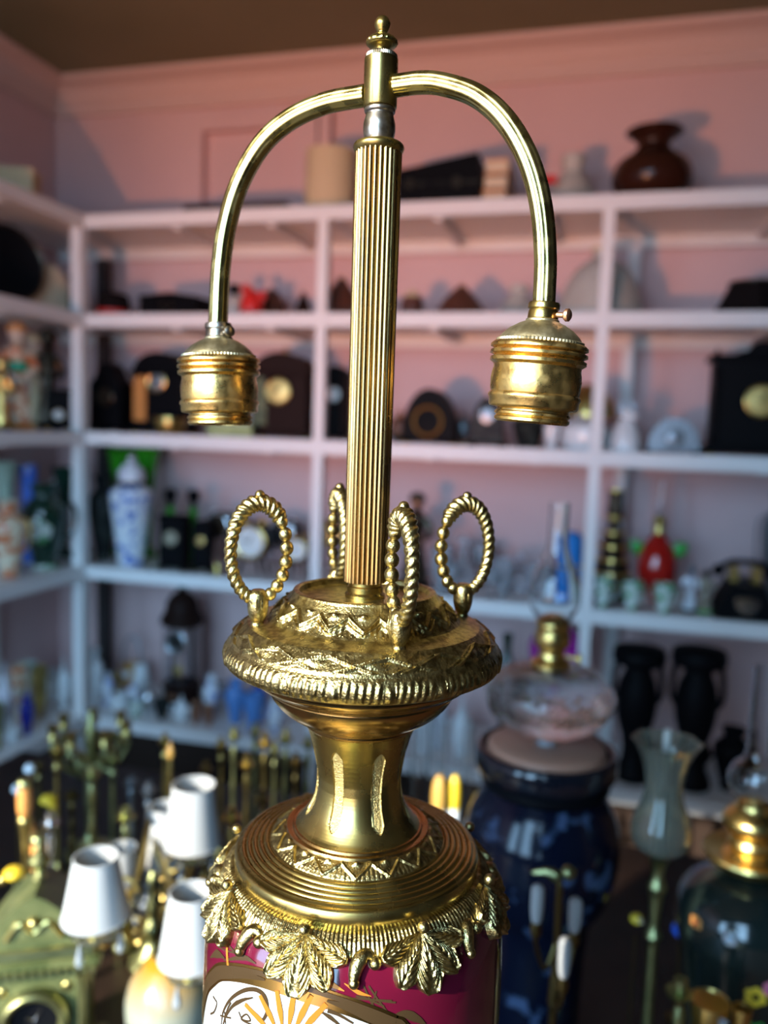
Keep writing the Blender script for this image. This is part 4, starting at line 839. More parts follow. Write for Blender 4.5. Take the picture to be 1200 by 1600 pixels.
# ---- fourth shelf, back
put('green_vase', 'tall green glass vase behind the porcelain jar, nearest the corner post', 'vase', S(3, 188, 42, 700, 0.26), one(gglass, 'trumpet', 0.14), 0, 'green glass vases')
put('green_vase', 'tall green glass vase behind the porcelain jar, on its right', 'vase', S(3, 230, 42, 700, 0.25), one(gglass, 'trumpet', 0.14), 0, 'green glass vases')
put('porcelain_jar', 'white porcelain jar painted with blue flowers, with a domed lid', 'jar', S(3, 205, 66, 712, 0.07), lambda t, w, h: jar_lid(t, w, h, china_b, china_f, dwood))
put('dark_vase', 'black vase between the corner post and the porcelain jar', 'vase', S(3, 161, 44, 742, 0.12), one(blackm, 'baluster'))
put('glass_decanter', 'green glass decanter with a black stopper beside the porcelain jar', 'decanter', S(3, 266, 36, 762, 0.19), lambda t, w, h: decanter(t, w, h, gglass, black), 0, 'green decanters')
put('glass_decanter', 'green glass decanter with a black stopper, right one of the pair', 'decanter', S(3, 302, 36, 764, 0.19), lambda t, w, h: decanter(t, w, h, gglass, black), 0, 'green decanters')
put('mantel_clock', 'small black clock with a bronze dial in front of the green decanters', 'clock', S(3, 273, 48, 806, 0.06), lambda t, w, h: mantel_clock(t, w, h, black, 'square', mat('dull_dial', (0.30, 0.28, 0.20), 0.4), 0.27, 0.60, bronze))
put('mantel_clock', 'narrow black clock in front of the right green decanter', 'clock', S(3, 317, 32, 812, 0.07), lambda t, w, h: mantel_clock(t, w, h, black, 'arch', gdial, 0.26, 0.6, bronze))
put('alarm_clock', 'black twin-bell alarm clock left of the left ring handle', 'clock', S(3, 346, 44, 796, 0.18), lambda t, w, h: drum_clock(t, w, h, black, bronze, silver))
put('alarm_clock', 'black alarm clock with a pale dial seen through the left ring handle', 'clock', S(3, 396, 62, 812, 0.07), lambda t, w, h: drum_clock(t, w, h, black, wdial, gold))
put('alarm_clock', 'tall black alarm clock right of the left ring handle', 'clock', S(3, 446, 48, 808, 0.20), lambda t, w, h: drum_clock(t, w, h, black, silver, silver))
put('alarm_clock', 'small silver alarm clock left of the middle shelf post', 'clock', S(3, 468, 40, 836, 0.05), lambda t, w, h: drum_clock(t, w, h, bronze, wdial, gold))
put('alarm_clock', 'low black alarm clock right of the middle shelf post', 'clock', S(3, 516, 40, 812, 0.08), lambda t, w, h: drum_clock(t, w, h, black, gdial, gold))
put('brass_bell', 'tiny brass bell at the foot of the black alarm clocks', 'bell', S(3, 340, 18, 868, 0.03), lambda t, w, h: (rev(t, 'bell', [(1.0, 0.0), (0.9, 0.1), (0.6, 0.4), (0.4, 0.62), (0.0, 0.66)], w, h, brass_b, 16), rev(t, 'handle', [(0.12, 0.65), (0.2, 0.8), (0.1, 0.92), (0.0, 1.0)], w, h, bwood, 10)))
put('bronze_statue', 'dark robed statue with a gilt head right of the fluted stem', 'statue', S(3, 648, 52, 768, 0.10), lambda t, w, h: figure(t, w*1.15, h, bronze, copper, black, bronze))
gl = [(598, 34, 850, 'goblet'), (690, 40, 856, 'cup'), (722, 46, 836, 'decanter'), (752, 40, 850, 'goblet'), (786, 38, 872, 'cup'), (812, 34, 862, 'decanter'), (838, 34, 880, 'cup'), (705, 30, 886, 'goblet'), (768, 28, 890, 'goblet'), (856, 26, 888, 'goblet')]
gn = {'goblet': 'stemmed glass', 'cup': 'cut glass bowl', 'decanter': 'cut glass decanter'}
gw = ['behind the front ring handle', 'leftmost inside the right ring handle', 'tallest inside the right ring handle', 'at the right side of the right ring handle', 'first right of the right ring handle', 'between the right ring handle and the oil lamp chimney', 'just left of the oil lamp chimney', 'low at the front inside the right ring handle', 'low at the front right of the ring handle', 'behind the oil lamp chimney']
for i, (x, w, ty, k) in enumerate(gl):
    put({'goblet': 'glass_goblet', 'cup': 'glass_bowl', 'decanter': 'glass_decanter'}[k], 'clear '+gn[k]+' '+gw[i], 'glassware', S(3, x, w, ty, (.16, .10, .16, .25, .10, .18, .10, .05, .05, .20)[i]), (lambda k: lambda t, w, h: goblet(t, w, h, crystal) if k == 'goblet' else (vase(t, w, h, crystal, 'cup') if k == 'cup' else decanter(t, w, h, crystal, crystal)))(k), 0, 'clear glassware on the fourth shelf')
put('blue_cushion_roll', 'bright blue plush roll standing behind the oil lamp chimney', 'cushion', S(3, 888, 38, 830, 0.12), lambda t, w, h: (rev(t, 'roll', [(0.0, 0.0), (0.9, 0.0), (1.0, 0.08), (1.0, 0.82), (0.7, 0.97), (0.0, 1.0)], w, h, bluep, 24), obj('cord', torus(w*0.5, 0.004, 24, 6).mv(0, 0, h*0.5), gold, t)))
def totem(t, w, h):
    rev(t, 'stem', [(0.0, 0.0), (0.95, 0.0), (0.9, 0.06), (0.55, 0.12), (0.85, 0.22), (0.95, 0.32), (0.6, 0.40), (0.70, 0.50), (0.45, 0.60), (0.38, 0.72), (0.48, 0.82), (0.42, 0.92), (0.46, 1.0)], w, h, bronze, 24)
    for k, z in enumerate((0.14, 0.26, 0.38, 0.50, 0.62, 0.76)):
        r = (0.34, 0.48, 0.38, 0.34, 0.25, 0.22)[k]; obj('gilt_ring', torus(w*r, w*0.07, 24, 7).mv(0, 0, z*h), gold, t)
    rev(t, 'gilt_rim', [(0.40, 0.985), (0.48, 0.99), (0.46, 1.01), (0.36, 1.01)], w, h, gold, 20, False)
put('bronze_candlestick', 'thick dark candlestick with gilt rings right of the shelf post', 'candlestick', S(3, 954, 54, 766, 0.135), totem)
def red_lamp(t, w, h):
    rev(t, 'font', [(0.0, 0.0), (0.45, 0.0), (0.5, 0.03), (0.85, 0.14), (1.0, 0.28), (0.86, 0.42), (0.50, 0.52), (0.30, 0.56)], w, h, rglass, 26)
    rev(t, 'burner', [(0.22, 0.555), (0.32, 0.57), (0.28, 0.64), (0.34, 0.68), (0.22, 0.72)], w, h, brass_b, 18)
    rev(t, 'chimney', shell([(0.24, 0.70), (0.34, 0.745), (0.20, 0.79), (0.18, 0.9), (0.20, 1.0)], 0.02), w, h, clear, 18, cap=False)
    for x in (-1, 1): obj('leaf', ball(w*0.17, 10, 8, 1.5).sc(1, 0.3, 1).ry(x*0.9).mv(x*w*0.50, 0, h*0.44), leafg, t)
put('oil_lamp', 'red glass oil lamp with green leaves on the fourth shelf', 'lamp', S(3, 1024, 60, 752, 0.20), red_lamp)
for i, (x, w, ty, m, nm) in enumerate([(942, 30, 900, china_g, 'under the dark candlestick'), (988, 32, 908, china_g, 'left below the red oil lamp'), (1038, 34, 912, china_g, 'right below the red oil lamp')]):
    put('china_cup', 'small green and white china cup '+nm, 'cup', S(3, x, w, ty, 0.025), (lambda m: lambda t, w, h: cup(t, w, h, m))(m), 0, 'green and white cups')
put('figurine', 'grey china figurine group right of the red oil lamp', 'figurine', S(3, 1078, 30, 884, 0.08), lambda t, w, h: figure(t, w, h, china_f, greym, dgglass, greym))
put('figurine', 'mottled brown china figurine beside the grey figurine group', 'figurine', S(3, 1102, 30, 890, 0.09), lambda t, w, h: figure(t, w, h, mat('mottled_brown_china', (0.20, 0.15, 0.10), 0.3, col2=(0.40, 0.36, 0.28), cscale=40), bronze, leafg, bronze))
def telephone(t, w, h):
    obj('body', prism([(-w/2, 0), (w/2, 0), (w*0.42, h*0.25), (w*0.25, h*0.60), (-w*0.25, h*0.60), (-w*0.42, h*0.25)], -0.09, 0.07), black, t)
    obj('dial', lathe([(w*0.2, 0.0), (w*0.2, 0.008), (w*0.05, 0.01)], 24).rx(PI/2-0.5).mv(0, -0.088, h*0.30), silver, t)
    obj('handset', tube(spl([(-w*0.42, 0, h*0.80), (-w*0.2, 0, h*0.92), (w*0.2, 0, h*0.92), (w*0.42, 0, h*0.80)], 5), w*0.05, 10).join(ball(w*0.11, 10, 8).mv(-w*0.42, 0, h*0.76)).join(ball(w*0.11, 10, 8).mv(w*0.42, 0, h*0.76)), black, t)
    for x in (-1, 1): obj('cradle', box(x*w*0.18-0.012, x*w*0.18+0.012, -0.03, 0.03, h*0.58, h*0.86, 0.003), gold, t)
put('telephone', 'old black telephone with gilt cradle at the right end of the fourth shelf', 'telephone', S(3, 1160, 90, 872, 0.10), telephone)
put('silver_jug', 'dark silver jug at the right edge above the telephone', 'jug', S(3, 1207, 44, 768, 0.26), lambda t, w, h: (vase(t, w, h, greym, 'baluster'), handle_side(t, w, h, greym, -1)))
# ---- bottom shelf, left wall
for i, (x, w, ty, m, k, nm) in enumerate([(8, 30, 1010, china_f, 'teapot', 'flowered china teapot at the left edge of the bottom shelf'), (30, 26, 1040, china_o, 'cup', 'orange china cup beside the flowered teapot'), (44, 26, 1035, china_g, 'cup', 'green and white cup behind the orange cup'), (62, 24, 1042, brass_b, 'cup', 'small brass cup near the left wall rear post'),
        (84, 26, 1046, china, 'vase', 'slim white china vase on the left wall bottom shelf'), (100, 26, 1026, china, 'teapot', 'white china teapot left of the corner post'), (114, 20, 1060, china_b, 'cup', 'blue and white cup touching the corner post'), (42, 22, 1086, cobalt, 'vase', 'cobalt blue glass vase on the left wall bottom shelf'), (18, 26, 1120, china, 'teapot', 'white china teapot at the front of the left wall bottom shelf'), (-4, 22, 1100, brass_g, 'cup', 'greenish brass cup at the left edge')]):
    put(k if k != 'vase' else 'small_vase', nm, k, SL(4, x, w, ty, (.10, .16, .24, .12, .20, .09, .20, .05, .05, .05)[i]), (lambda k, m: lambda t, w, h: {'teapot': teapot, 'cup': cup}.get(k, lambda t, w, h, m: vase(t, w, h, m, 'baluster'))(t, w, min(h, 0.25), m))(k, m), math.radians(50), 'crockery on the left wall bottom shelf')
# ---- bottom shelf, back
def basket(t, w, h):
    rev(t, 'bowl', shell([(0.0, 0.0), (0.55, 0.0), (0.6, 0.1), (0.85, 0.38), (1.0, 0.48)], 0.08), w, h, mat('amber_china', (0.50, 0.26, 0.07), 0.2, coat=0.4), 20, cap=False)
    obj('handle', tube([(w*0.46*math.cos(PI*k/16), 0, h*0.46+h*0.54*math.sin(PI*k/16)) for k in range(17)], w*0.045, 8), greym, t)
    obj('flower', ball(w*0.18, 12, 8).mv(0, -w*0.42, h*0.34), china, t)
put('china_basket', 'amber china basket with hoop handle and a white flower', 'basket', S(4, 206, 36, 994, 0.28), basket)
def dome_clock(t, w, h):
    obj('plinth', lathe(spl([(0.50, 0.0), (0.50, 0.03), (0.44, 0.06), (0.42, 0.12), (0.46, 0.15), (0.40, 0.19)], 3), 28).sc(w, w, h), dwood, t)
    for x in (-1, 1): obj('column', lathe([(0.05, 0.19), (0.04, 0.22), (0.04, 0.62), (0.06, 0.66)], 12).sc(w, w, h).mv(x*w*0.26, 0, 0), dwood, t)
    obj('hood', lathe(spl([(0.40, 0.64), (0.50, 0.67), (0.48, 0.72), (0.40, 0.76), (0.36, 0.84), (0.22, 0.90), (0.10, 0.92), (0.12, 0.96), (0.05, 1.0), (0.0, 1.0)], 3), 28).sc(w, w, h), dwood, t)
    dial(t, 0, h*0.53, -w*0.30, w*0.26, mat('pale_blue_dial', (0.50, 0.66, 0.70), 0.35), silver)
    obj('pendulum', tube([(0, -w*0.2, h*0.42), (0, -w*0.2, h*0.30)], 0.003, 6).join(lathe([(0.0, -0.004), (0.02, 0), (0.0, 0.004)], 16, cap=False).rx(PI/2).mv(0, -w*0.2, h*0.29)), gold, t)
    obj('glass', lathe([(w*0.44, h*0.18), (w*0.44, h*0.65), (w*0.43, h*0.65), (w*0.43, h*0.18)], 24, cap=False), clear, t)
    obj('plaque', box(-0.02, 0.02, -w*0.47, -w*0.44, h*0.08, h*0.12, 0.002), copper, t)
put('domed_clock', 'dark turned wooden clock with glass sides and pale blue dial', 'clock', S(4, 284, 66, 908, 0.20), dome_clock)
bs = [(146, 30, 1014, china, 'vase', 'tall white china vase right of the corner post'), (168, 22, 1052, china_b, 'vase', 'blue and white china vase at the foot of the corner post'), (180, 22, 1052, brass_b, 'vase', 'slim brass vase left of the amber basket'), (186, 28, 1086, china, 'cup', 'white china cup at the front below the amber basket'), (208, 24, 1058, china_b, 'teapot', 'blue china teapot below the amber basket'),
      (220, 22, 1040, china, 'cup', 'white china cup right of the amber basket'), (232, 28, 1066, silver, 'teapot', 'silver teapot left of the domed clock'), (212, 20, 1098, china_g, 'cup', 'pale green cup at the shelf edge left of the domed clock'), (252, 22, 1092, blackm, 'cup', 'black cup before the domed clock'), (283, 30, 1086, china, 'teapot', 'white china teapot standing before the domed clock'),
      (330, 26, 1056, china_b, 'vase', 'blue and white vase right of the domed clock'), (344, 24, 1066, silver, 'cup', 'silver cup between the domed clock and the blue vases'), (306, 18, 1098, copper, 'cup', 'left of the two small copper cups by the shelf edge'), (326, 18, 1102, copper, 'cup', 'right of the two small copper cups by the shelf edge'), (338, 24, 1080, brass_b, 'cup', 'brass cup behind the small copper cups'),
      (368, 34, 1062, bglass, 'vase', 'pale blue glass vase left under the relief plate'), (396, 32, 1084, bglass, 'cup', 'light blue glass bowl under the relief plate'), (404, 28, 1064, cobalt, 'vase', 'cobalt blue vase under the relief plate edge'), (430, 28, 1078, china_b, 'teapot', 'blue and white teapot under the relief plate'), (662, 30, 1096, china, 'vase', 'white china vase right of the brass neck'), (684, 26, 1104, china_f, 'cup', 'flowered cup right of the brass neck'),
      (720, 40, 1090, china, 'teapot', 'white china teapot left of the crystal oil lamp'), (786, 26, 990, dgglass, 'vase', 'green glass vase behind the crystal oil lamp, left of its burner'), (1100, 30, 1150, black, 'teapot', 'black teapot right of the second black urn'), (1142, 58, 1138, black, 'vase', 'broad black vase right of the second black urn'), (1006, 30, 1150, black, 'teapot', 'black teapot between the two black urns'), (1180, 36, 1176, black, 'teapot', 'black teapot at the right edge of the bottom shelf')]
BK = [.06, .11, .20, .04, .10, .20, .07, .032, .036, .05, .10, .20, .036, .036, .29, .10, .05, .15, .08, .06, .12, .08, .18, .27, .10, .27, .27]
for i, (x, w, ty, m, k, nm) in enumerate(bs):
    put(k if k != 'vase' else 'small_vase', nm, k, S(4, x, w, ty, BK[i]), (lambda k, m: lambda t, w, h: {'teapot': teapot, 'cup': cup}.get(k, lambda t, w, h, m: vase(t, w, h, m, 'baluster'))(t, w, h, m))(k, m), random.uniform(-0.5, 0.5), 'crockery on the back bottom shelf')
put('oil_lamp', 'magenta glass oil lamp behind the crystal oil lamp burner', 'lamp', S(4, 862, 88, 955, 0.10), lambda t, w, h: (rev(t, 'font', [(0.0, 0.56), (0.5, 0.57), (1.0, 0.72), (0.95, 0.81), (0.5, 0.90), (0.25, 0.92)], w, h, mglass, 26), rev(t, 'stem', [(0.8, 0.0), (0.75, 0.03), (0.25, 0.08), (0.2, 0.4), (0.4, 0.52), (0.45, 0.57)], w, h, brass_b, 22), rev(t, 'burner', [(0.22, 0.91), (0.3, 0.93), (0.28, 0.97), (0.18, 1.0)], w, h, brass_b, 16)))
def urn(t, w, h):
    rev(t, 'body', VS['urn'], w, h, black, 30)
    for x in (-1, 1):
        obj('handle', tube(spl([(x*w*0.34, 0, h*0.58), (x*w*0.45, 0, h*0.66), (x*w*0.42, 0, h*0.84), (x*w*0.36, 0, h*0.89)], 5), w*0.055, 8), black, t)
    rev(t, 'plinth', [(0.54, 0.0), (0.54, 0.04), (0.48, 0.045)], w, h, blackm, 4, False)
put('black_urn', 'black two-handled urn with a wide flat mouth, left one of the pair', 'urn', S(4, 988, 80, 1012, 0.08), urn, 0.1, 'pair of black urns')
put('black_urn', 'black two-handled urn with a wide flat mouth, right one of the pair', 'urn', S(4, 1080, 82, 1014, 0.08), urn, -0.1, 'pair of black urns')

# ------------------------------------------------------------------ things on the table
def axis_at(cx, yref, D):
    """a vertical axis through the pixel (cx, yref) at depth D: its foot on the table and a row -> height function"""
    p = CAMP+ray(cx, yref)*D
    zf = lambda y: bis(lambda t: y-proj((p[0], p[1], t))[1], 0.2, 2.2)-TZ
    return (p[0], p[1], TZ+0.0004), zf, D/FPX
def pxl(t, name, pts, zf, s, m, seg=28, smooth=True, cap=True, ang=50, rfun=None, n=4):
    P = [(r*s, zf(y)) for r, y in pts]
    if smooth: P = [(max(r, 0), z) for r, z in spl(P, n)]
    return obj(name, lathe(P, seg, cap=cap, rfun=rfun), m, t, ang=ang)
def hollow(pts, th=2.0): return pts+[(max(r-th, 0.3), y) for r, y in reversed(pts)]

# big navy parlour lamp with a crystal font
loc, zf, s = axis_at(852, 1200, 1.12)
t = thing('parlour_oil_lamp', 'large navy blue oil lamp with a cut crystal font and glass chimney', 'lamp', loc)
base_y = 0.0
obj('body', lathe(spl([(70*s, 0.0), (78*s, 0.012), (72*s, 0.03), (80*s, zf(1440)), (104*s, zf(1390)), (120*s, zf(1330)), (118*s, zf(1285)), (104*s, zf(1250)), (90*s, zf(1228))], 5), 40), navy, t)
pxl(t, 'lower_ring', [(86, 1226), (98, 1222), (100, 1214), (92, 1207), (88, 1206)], zf, s, black, 36)
pxl(t, 'collar', [(88, 1208), (104, 1204), (110, 1190), (109, 1172), (102, 1166), (97, 1172), (95, 1182), (60, 1186)], zf, s, mat('black_gloss', (0.006, 0.007, 0.012), 0.15, coat=0.5), 40)
pxl(t, 'base_plate', [(94, 1178), (90, 1164), (84, 1160), (20, 1164), (1, 1164)], zf, s, pinkm, 36, False)
pxl(t, 'font_stem', [(16, 1162), (14, 1156), (22, 1150), (40, 1142)], zf, s, crystal, 20)
pxl(t, 'crystal_font', [(38, 1143), (66, 1132), (92, 1110), (99, 1090), (94, 1070), (74, 1052), (44, 1042), (28, 1040)], zf, s, mat('crystal_font_glass', (0.92, 0.94, 0.96), 0.03, trans=1.0, bump=1.0, bscale=55), 36, rfun=lambda th, k: 1+0.02*np.cos(12*th))
bn = pxl(t, 'burner', [(30, 1042), (30, 1034), (22, 1028), (20, 1014), (26, 1008), (27, 992), (24, 984), (26, 974), (20, 966), (12, 960)], zf, s, gold, 26, ang=30)
obj('wick_knob', tube([(22*s, 0, zf(1024)), (40*s, 0, zf(1026))], 2.5*s, 8).join(lathe([(8*s, -3*s), (9*s, 0), (8*s, 3*s)], 16).ry(PI/2).mv(42*s, 0, zf(1026))), gold, bn)
pxl(t, 'chimney', hollow([(21, 976), (36, 950), (39, 930), (34, 900), (22, 872), (16, 845), (15, 786)], 1.6), zf, s, clear, 28, cap=False)
# tulip-shaded glass lamp
loc, zf, s = axis_at(1036, 1250, 1.02)
t = thing('tulip_lamp', 'slim brass lamp with a fluted smoky glass tulip shade', 'lamp', loc)
smoky = mat('smoky_glass', (0.62, 0.62, 0.48), 0.06, trans=0.85)
obj('pole', lathe(spl([(46*s, 0), (46*s, 0.008), (26*s, 0.02), (9*s, 0.035), (8*s, zf(1480)), (14*s, zf(1462)), (8*s, zf(1445)), (11*s, zf(1400)), (15*s, zf(1385)), (9*s, zf(1370)), (12*s, zf(1350)), (18*s, zf(1338))], 4), 20), brass_g, t)
pxl(t, 'shade', hollow([(18, 1336), (40, 1320), (46, 1298), (40, 1272), (29, 1240), (30, 1205), (40, 1175), (52, 1158)], 2), zf, s, smoky, 48, cap=False, rfun=lambda th, k: 1+0.05*np.cos(8*th)*max(0, 1-abs(k-0.5)*4))
pxl(t, 'candle_tube', [(11, 1334), (11, 1230), (8, 1226), (6, 1140)], zf, s, frost, 16, False)
# brass lamp on a dark painted vase at the right edge
loc, zf, s = axis_at(1174, 1300, 1.02)
t = thing('painted_oil_lamp', 'dark oil lamp painted with flowers, with a broad brass dish and tall chimney', 'lamp', loc)
obj('body', lathe(spl([(60*s, 0), (70*s, 0.008), (64*s, 0.02), (92*s, zf(1500)), (104*s, zf(1450)), (98*s, zf(1405)), (66*s, zf(1372)), (30*s, zf(1360))], 5), 36), mat('dark_painted_china', (0.010, 0.016, 0.014), 0.15, coat=0.5), t)
pxl(t, 'brass_dish', [(24, 1362), (62, 1346), (70, 1334), (68, 1330), (40, 1336), (30, 1326)], zf, s, gold, 36, False)
bn = pxl(t, 'burner', [(28, 1332), (34, 1318), (30, 1308), (36, 1300), (44, 1288), (42, 1276), (28, 1262), (24, 1254), (16, 1250)], zf, s, gold, 28, ang=30)
pxl(t, 'glass_globe', hollow([(24, 1254), (38, 1235), (41, 1216), (34, 1198), (21, 1186), (17, 1160), (16, 1042)], 1.6), zf, s, clear, 28, cap=False)
def on_body(t, ang, y, r, mlist, zf, s, R):
    g = G(); c = Vector((R*s*math.cos(ang), R*s*math.sin(ang), zf(y)))
    M = Matrix.Translation(c) @ Matrix.Rotation(ang, 4, 'Z') @ Matrix.Rotation(PI/2, 4, 'Y')
    for k in range(6): g.join(ball(r*s*0.42, 8, 5, 0.35).mv(r*s*0.6*math.cos(k*PI/3), r*s*0.6*math.sin(k*PI/3), 0))
    fl = obj('painted_flower', g.tr(M), mlist[0], t); obj('flower_centre', ball(r*s*0.32, 8, 5, 0.5).mv(0, 0, r*s*0.1).tr(M), mlist[1], fl)
fa = math.radians(-75-17)
on_body(t, fa+0.10, 1496, 17, (yellow, dwood), zf, s, 94); on_body(t, fa+0.30, 1480, 13, (mat('pink_enamel', (0.6, 0.15, 0.22), 0.3), cobalt), zf, s, 98)
on_body(t, fa-0.85, 1420, 12, (orangew, red), zf, s, 102); on_body(t, fa+0.15, 1545, 14, (leafg, leafg), zf, s, 84)
# candelabrum with white candle bulbs before the navy lamp
loc, zf, s = axis_at(868, 1500, 0.86)
t = thing('candelabrum', 'dark brass candelabrum with three white candle bulbs', 'candelabrum', loc)
dbr = mat('dark_brass', (0.16, 0.12, 0.045), 0.35, 1.0)
obj('column', lathe(spl([(60*s, 0), (60*s, 0.008), (30*s, 0.02), (8*s, 0.04), (6*s, max(zf(1590), 0.06)), (9*s, max(zf(1565), 0.075)), (5*s, zf(1480)), (6*s, zf(1400)), (3*s, zf(1372))], 4), 18), dbr, t)
for (x, y0, y1, dd) in ((838, 1442, 1386, -0.02), (897, 1457, 1406, 0.02), (880, 1528, 1468, -0.07)):
    p = CAMP+ray(x, y0)*(0.86+dd); q = Vector(p)-Vector(loc); h = (y0-y1)*(0.86+dd)/FPX*1.12; r = 10.5*(0.86+dd)/FPX
    ar = obj('arm', tube(spl([(0, 0, max(q.z-0.03, 0.05)), (q.x*0.5, q.y*0.5, max(q.z-0.055, 0.03)), (q.x, q.y, q.z-0.02), (q.x, q.y, q.z-0.004)], 6), 3.5*s, 8), dbr, t)
    obj('bulb_holder', lathe([(r*0.7, -0.014), (r*0.9, -0.008), (r*0.7, 0.001)], 14).mv(*q), dbr, ar)
    obj('candle_bulb', lathe(spl([(r*0.55, 0), (r*0.85, h*0.15), (r, h*0.5), (r, h*0.85), (r*0.6, h*0.98), (0, h)], 4), 18).mv(*q), shadew, ar)
obj('leaf_ornament', tube(spl([(0, 0, zf(1376)), (-0.012, 0, zf(1366)), (-0.03, 0, zf(1372))], 5), [0.004, 0.006, 0.007, 0.006, 0.006, 0.005, 0.005, 0.004, 0.004, 0.003, 0.001], 8).join(ball(0.008, 10, 8).mv(0.008, 0, zf(1362))), brass_g, t)
# small things at the lower right
def TP(cx, ty, D, w): return T(cx, w, ty, D)
put('brass_jug', 'small brass jug at the bottom right corner', 'jug', T(1160, 44, 1575, 0.88), lambda t, w, h: (vase(t, w, max(h, .03), gold, 'baluster'), handle_side(t, w, max(h, .03), gold, -1)))
put('brass_candlestick', 'short brass candlestick below the tulip lamp', 'candlestick', T(1064, 44, 1530, 0.90), lambda t, w, h: candlestick(t, w*1.3, h, brass_g, 0))
put('brass_bowl', 'low brass bowl at the lower right beside the small jug', 'bowl', T(1110, 56, 1572, 0.90), lambda t, w, h: (vase(t, w, max(h, .02), brass_b, 'cup'), rev(t, 'rim', [(0.97, 0.94), (1.06, 0.96), (1.06, 1.03), (0.97, 1.02)], w, max(h, .02), gold, 24, False)))
def charm(m, m2):
    def f(t, w, h):
        rev(t, 'stem', [(0.9, 0.0), (0.9, 0.02), (0.2, 0.06), (0.14, 0.5), (0.12, 0.85)], w, h, dbr, 12)
        obj('body', ball(w*0.5, 12, 8, 0.8).mv(0, 0, h-w*0.4), m, t); obj('wing', ball(w*0.34, 10, 6, 0.4).ry(0.6).mv(w*0.3, -w*0.3, h-w*0.3), m2, t)
    return f
put('enamel_bird', 'small blue enamel bird ornament behind the tulip lamp pole', 'ornament', T(1064, 28, 1442, 1.19), charm(mat('blue_enamel', (0.03, 0.12, 0.65), 0.3), teal))
put('enamel_bird', 'small yellow enamel ornament left of the tulip lamp pole', 'ornament', T(995, 20, 1428, 1.12), charm(yellow, cream))
put('enamel_bird', 'tiny orange enamel ornament right of the tulip lamp pole', 'ornament', T(1076, 14, 1406, 1.24), charm(orangew, yellow))
put('crystal_drop', 'crystal ball ornament on a stem in front of the painted lamp', 'ornament', T(1142, 30, 1456, 0.86), lambda t, w, h: (rev(t, 'stem', [(0.9, 0.0), (0.85, 0.03), (0.2, 0.1), (0.3, 0.4), (0.2, 0.6), (0.5, 0.7)], w, h, crystal, 16), obj('ball', ball(w*0.42, 14, 10).mv(0, 0, h-w*0.36), crystal, t)))
put('brass_tray', 'round dull brass tray lying at the bottom behind the maroon body', 'tray', T(830, 150, 1585, 0.93), lambda t, w, h: (obj('tray', lathe([(w*0.42, 0.0), (w*0.5, 0.012), (w*0.485, 0.014), (w*0.41, 0.004), (0.001, 0.004)], 36), dbr, t), obj('rim', torus(w*0.49, 0.003, 36, 6).mv(0, 0, 0.013), brass_g, t)))
# glass chimneys and candles behind the neck, right
for i, (x, w, ty, D, nm) in enumerate([(650, 18, 1118, 1.50, 'nearest the right side of the brass neck'), (672, 20, 1102, 1.55, 'second to the right of the brass neck'), (694, 16, 1130, 1.46, 'third to the right of the brass neck'), (734, 18, 1122, 1.50, 'closest to the navy oil lamp')]):
    put('glass_chimney', 'clear lamp chimney standing '+nm, 'lamp chimney', T(x, w, ty, D), lambda t, w, h: (rev(t, 'tube', shell([(0.8, 0.0), (0.85, 0.05), (1.35, 0.2), (1.0, 0.4), (0.8, 0.6), (0.8, 1.0)], 0.12), w, h, clear, 18, cap=False), rev(t, 'base_ring', [(0.8, 0.0), (0.95, 0.0), (0.95, 0.03), (0.8, 0.03)], w, h, brass_b, 16, False)), 0, 'spare lamp chimneys')
for i, (x, w, ty, D, m, nm) in enumerate([(688, 24, 1206, 1.35, mat('honey_wax', (0.50, 0.28, 0.06), 0.5), 'pale honey candle right of the brass neck'), (712, 20, 1206, 1.36, yellow, 'deep yellow candle left of the navy oil lamp')]):
    put('candle', nm, 'candle', T(x, w, ty, D), (lambda m: lambda t, w, h: (rev(t, 'wax', [(0.0, 0.78), (0.8, 0.78), (1.0, 0.86), (0.8, 0.94), (0.3, 0.98), (0.0, 0.98)], w, h, m, 18), rev(t, 'holder', [(1.3, 0.0), (1.3, 0.03), (0.5, 0.08), (0.4, 0.5), (0.9, 0.70), (0.95, 0.78)], w, h, china, 18, False), rev(t, 'wick', [(0.05, 0.97), (0.05, 1.0)], w, h, black, 6, False)))(m))

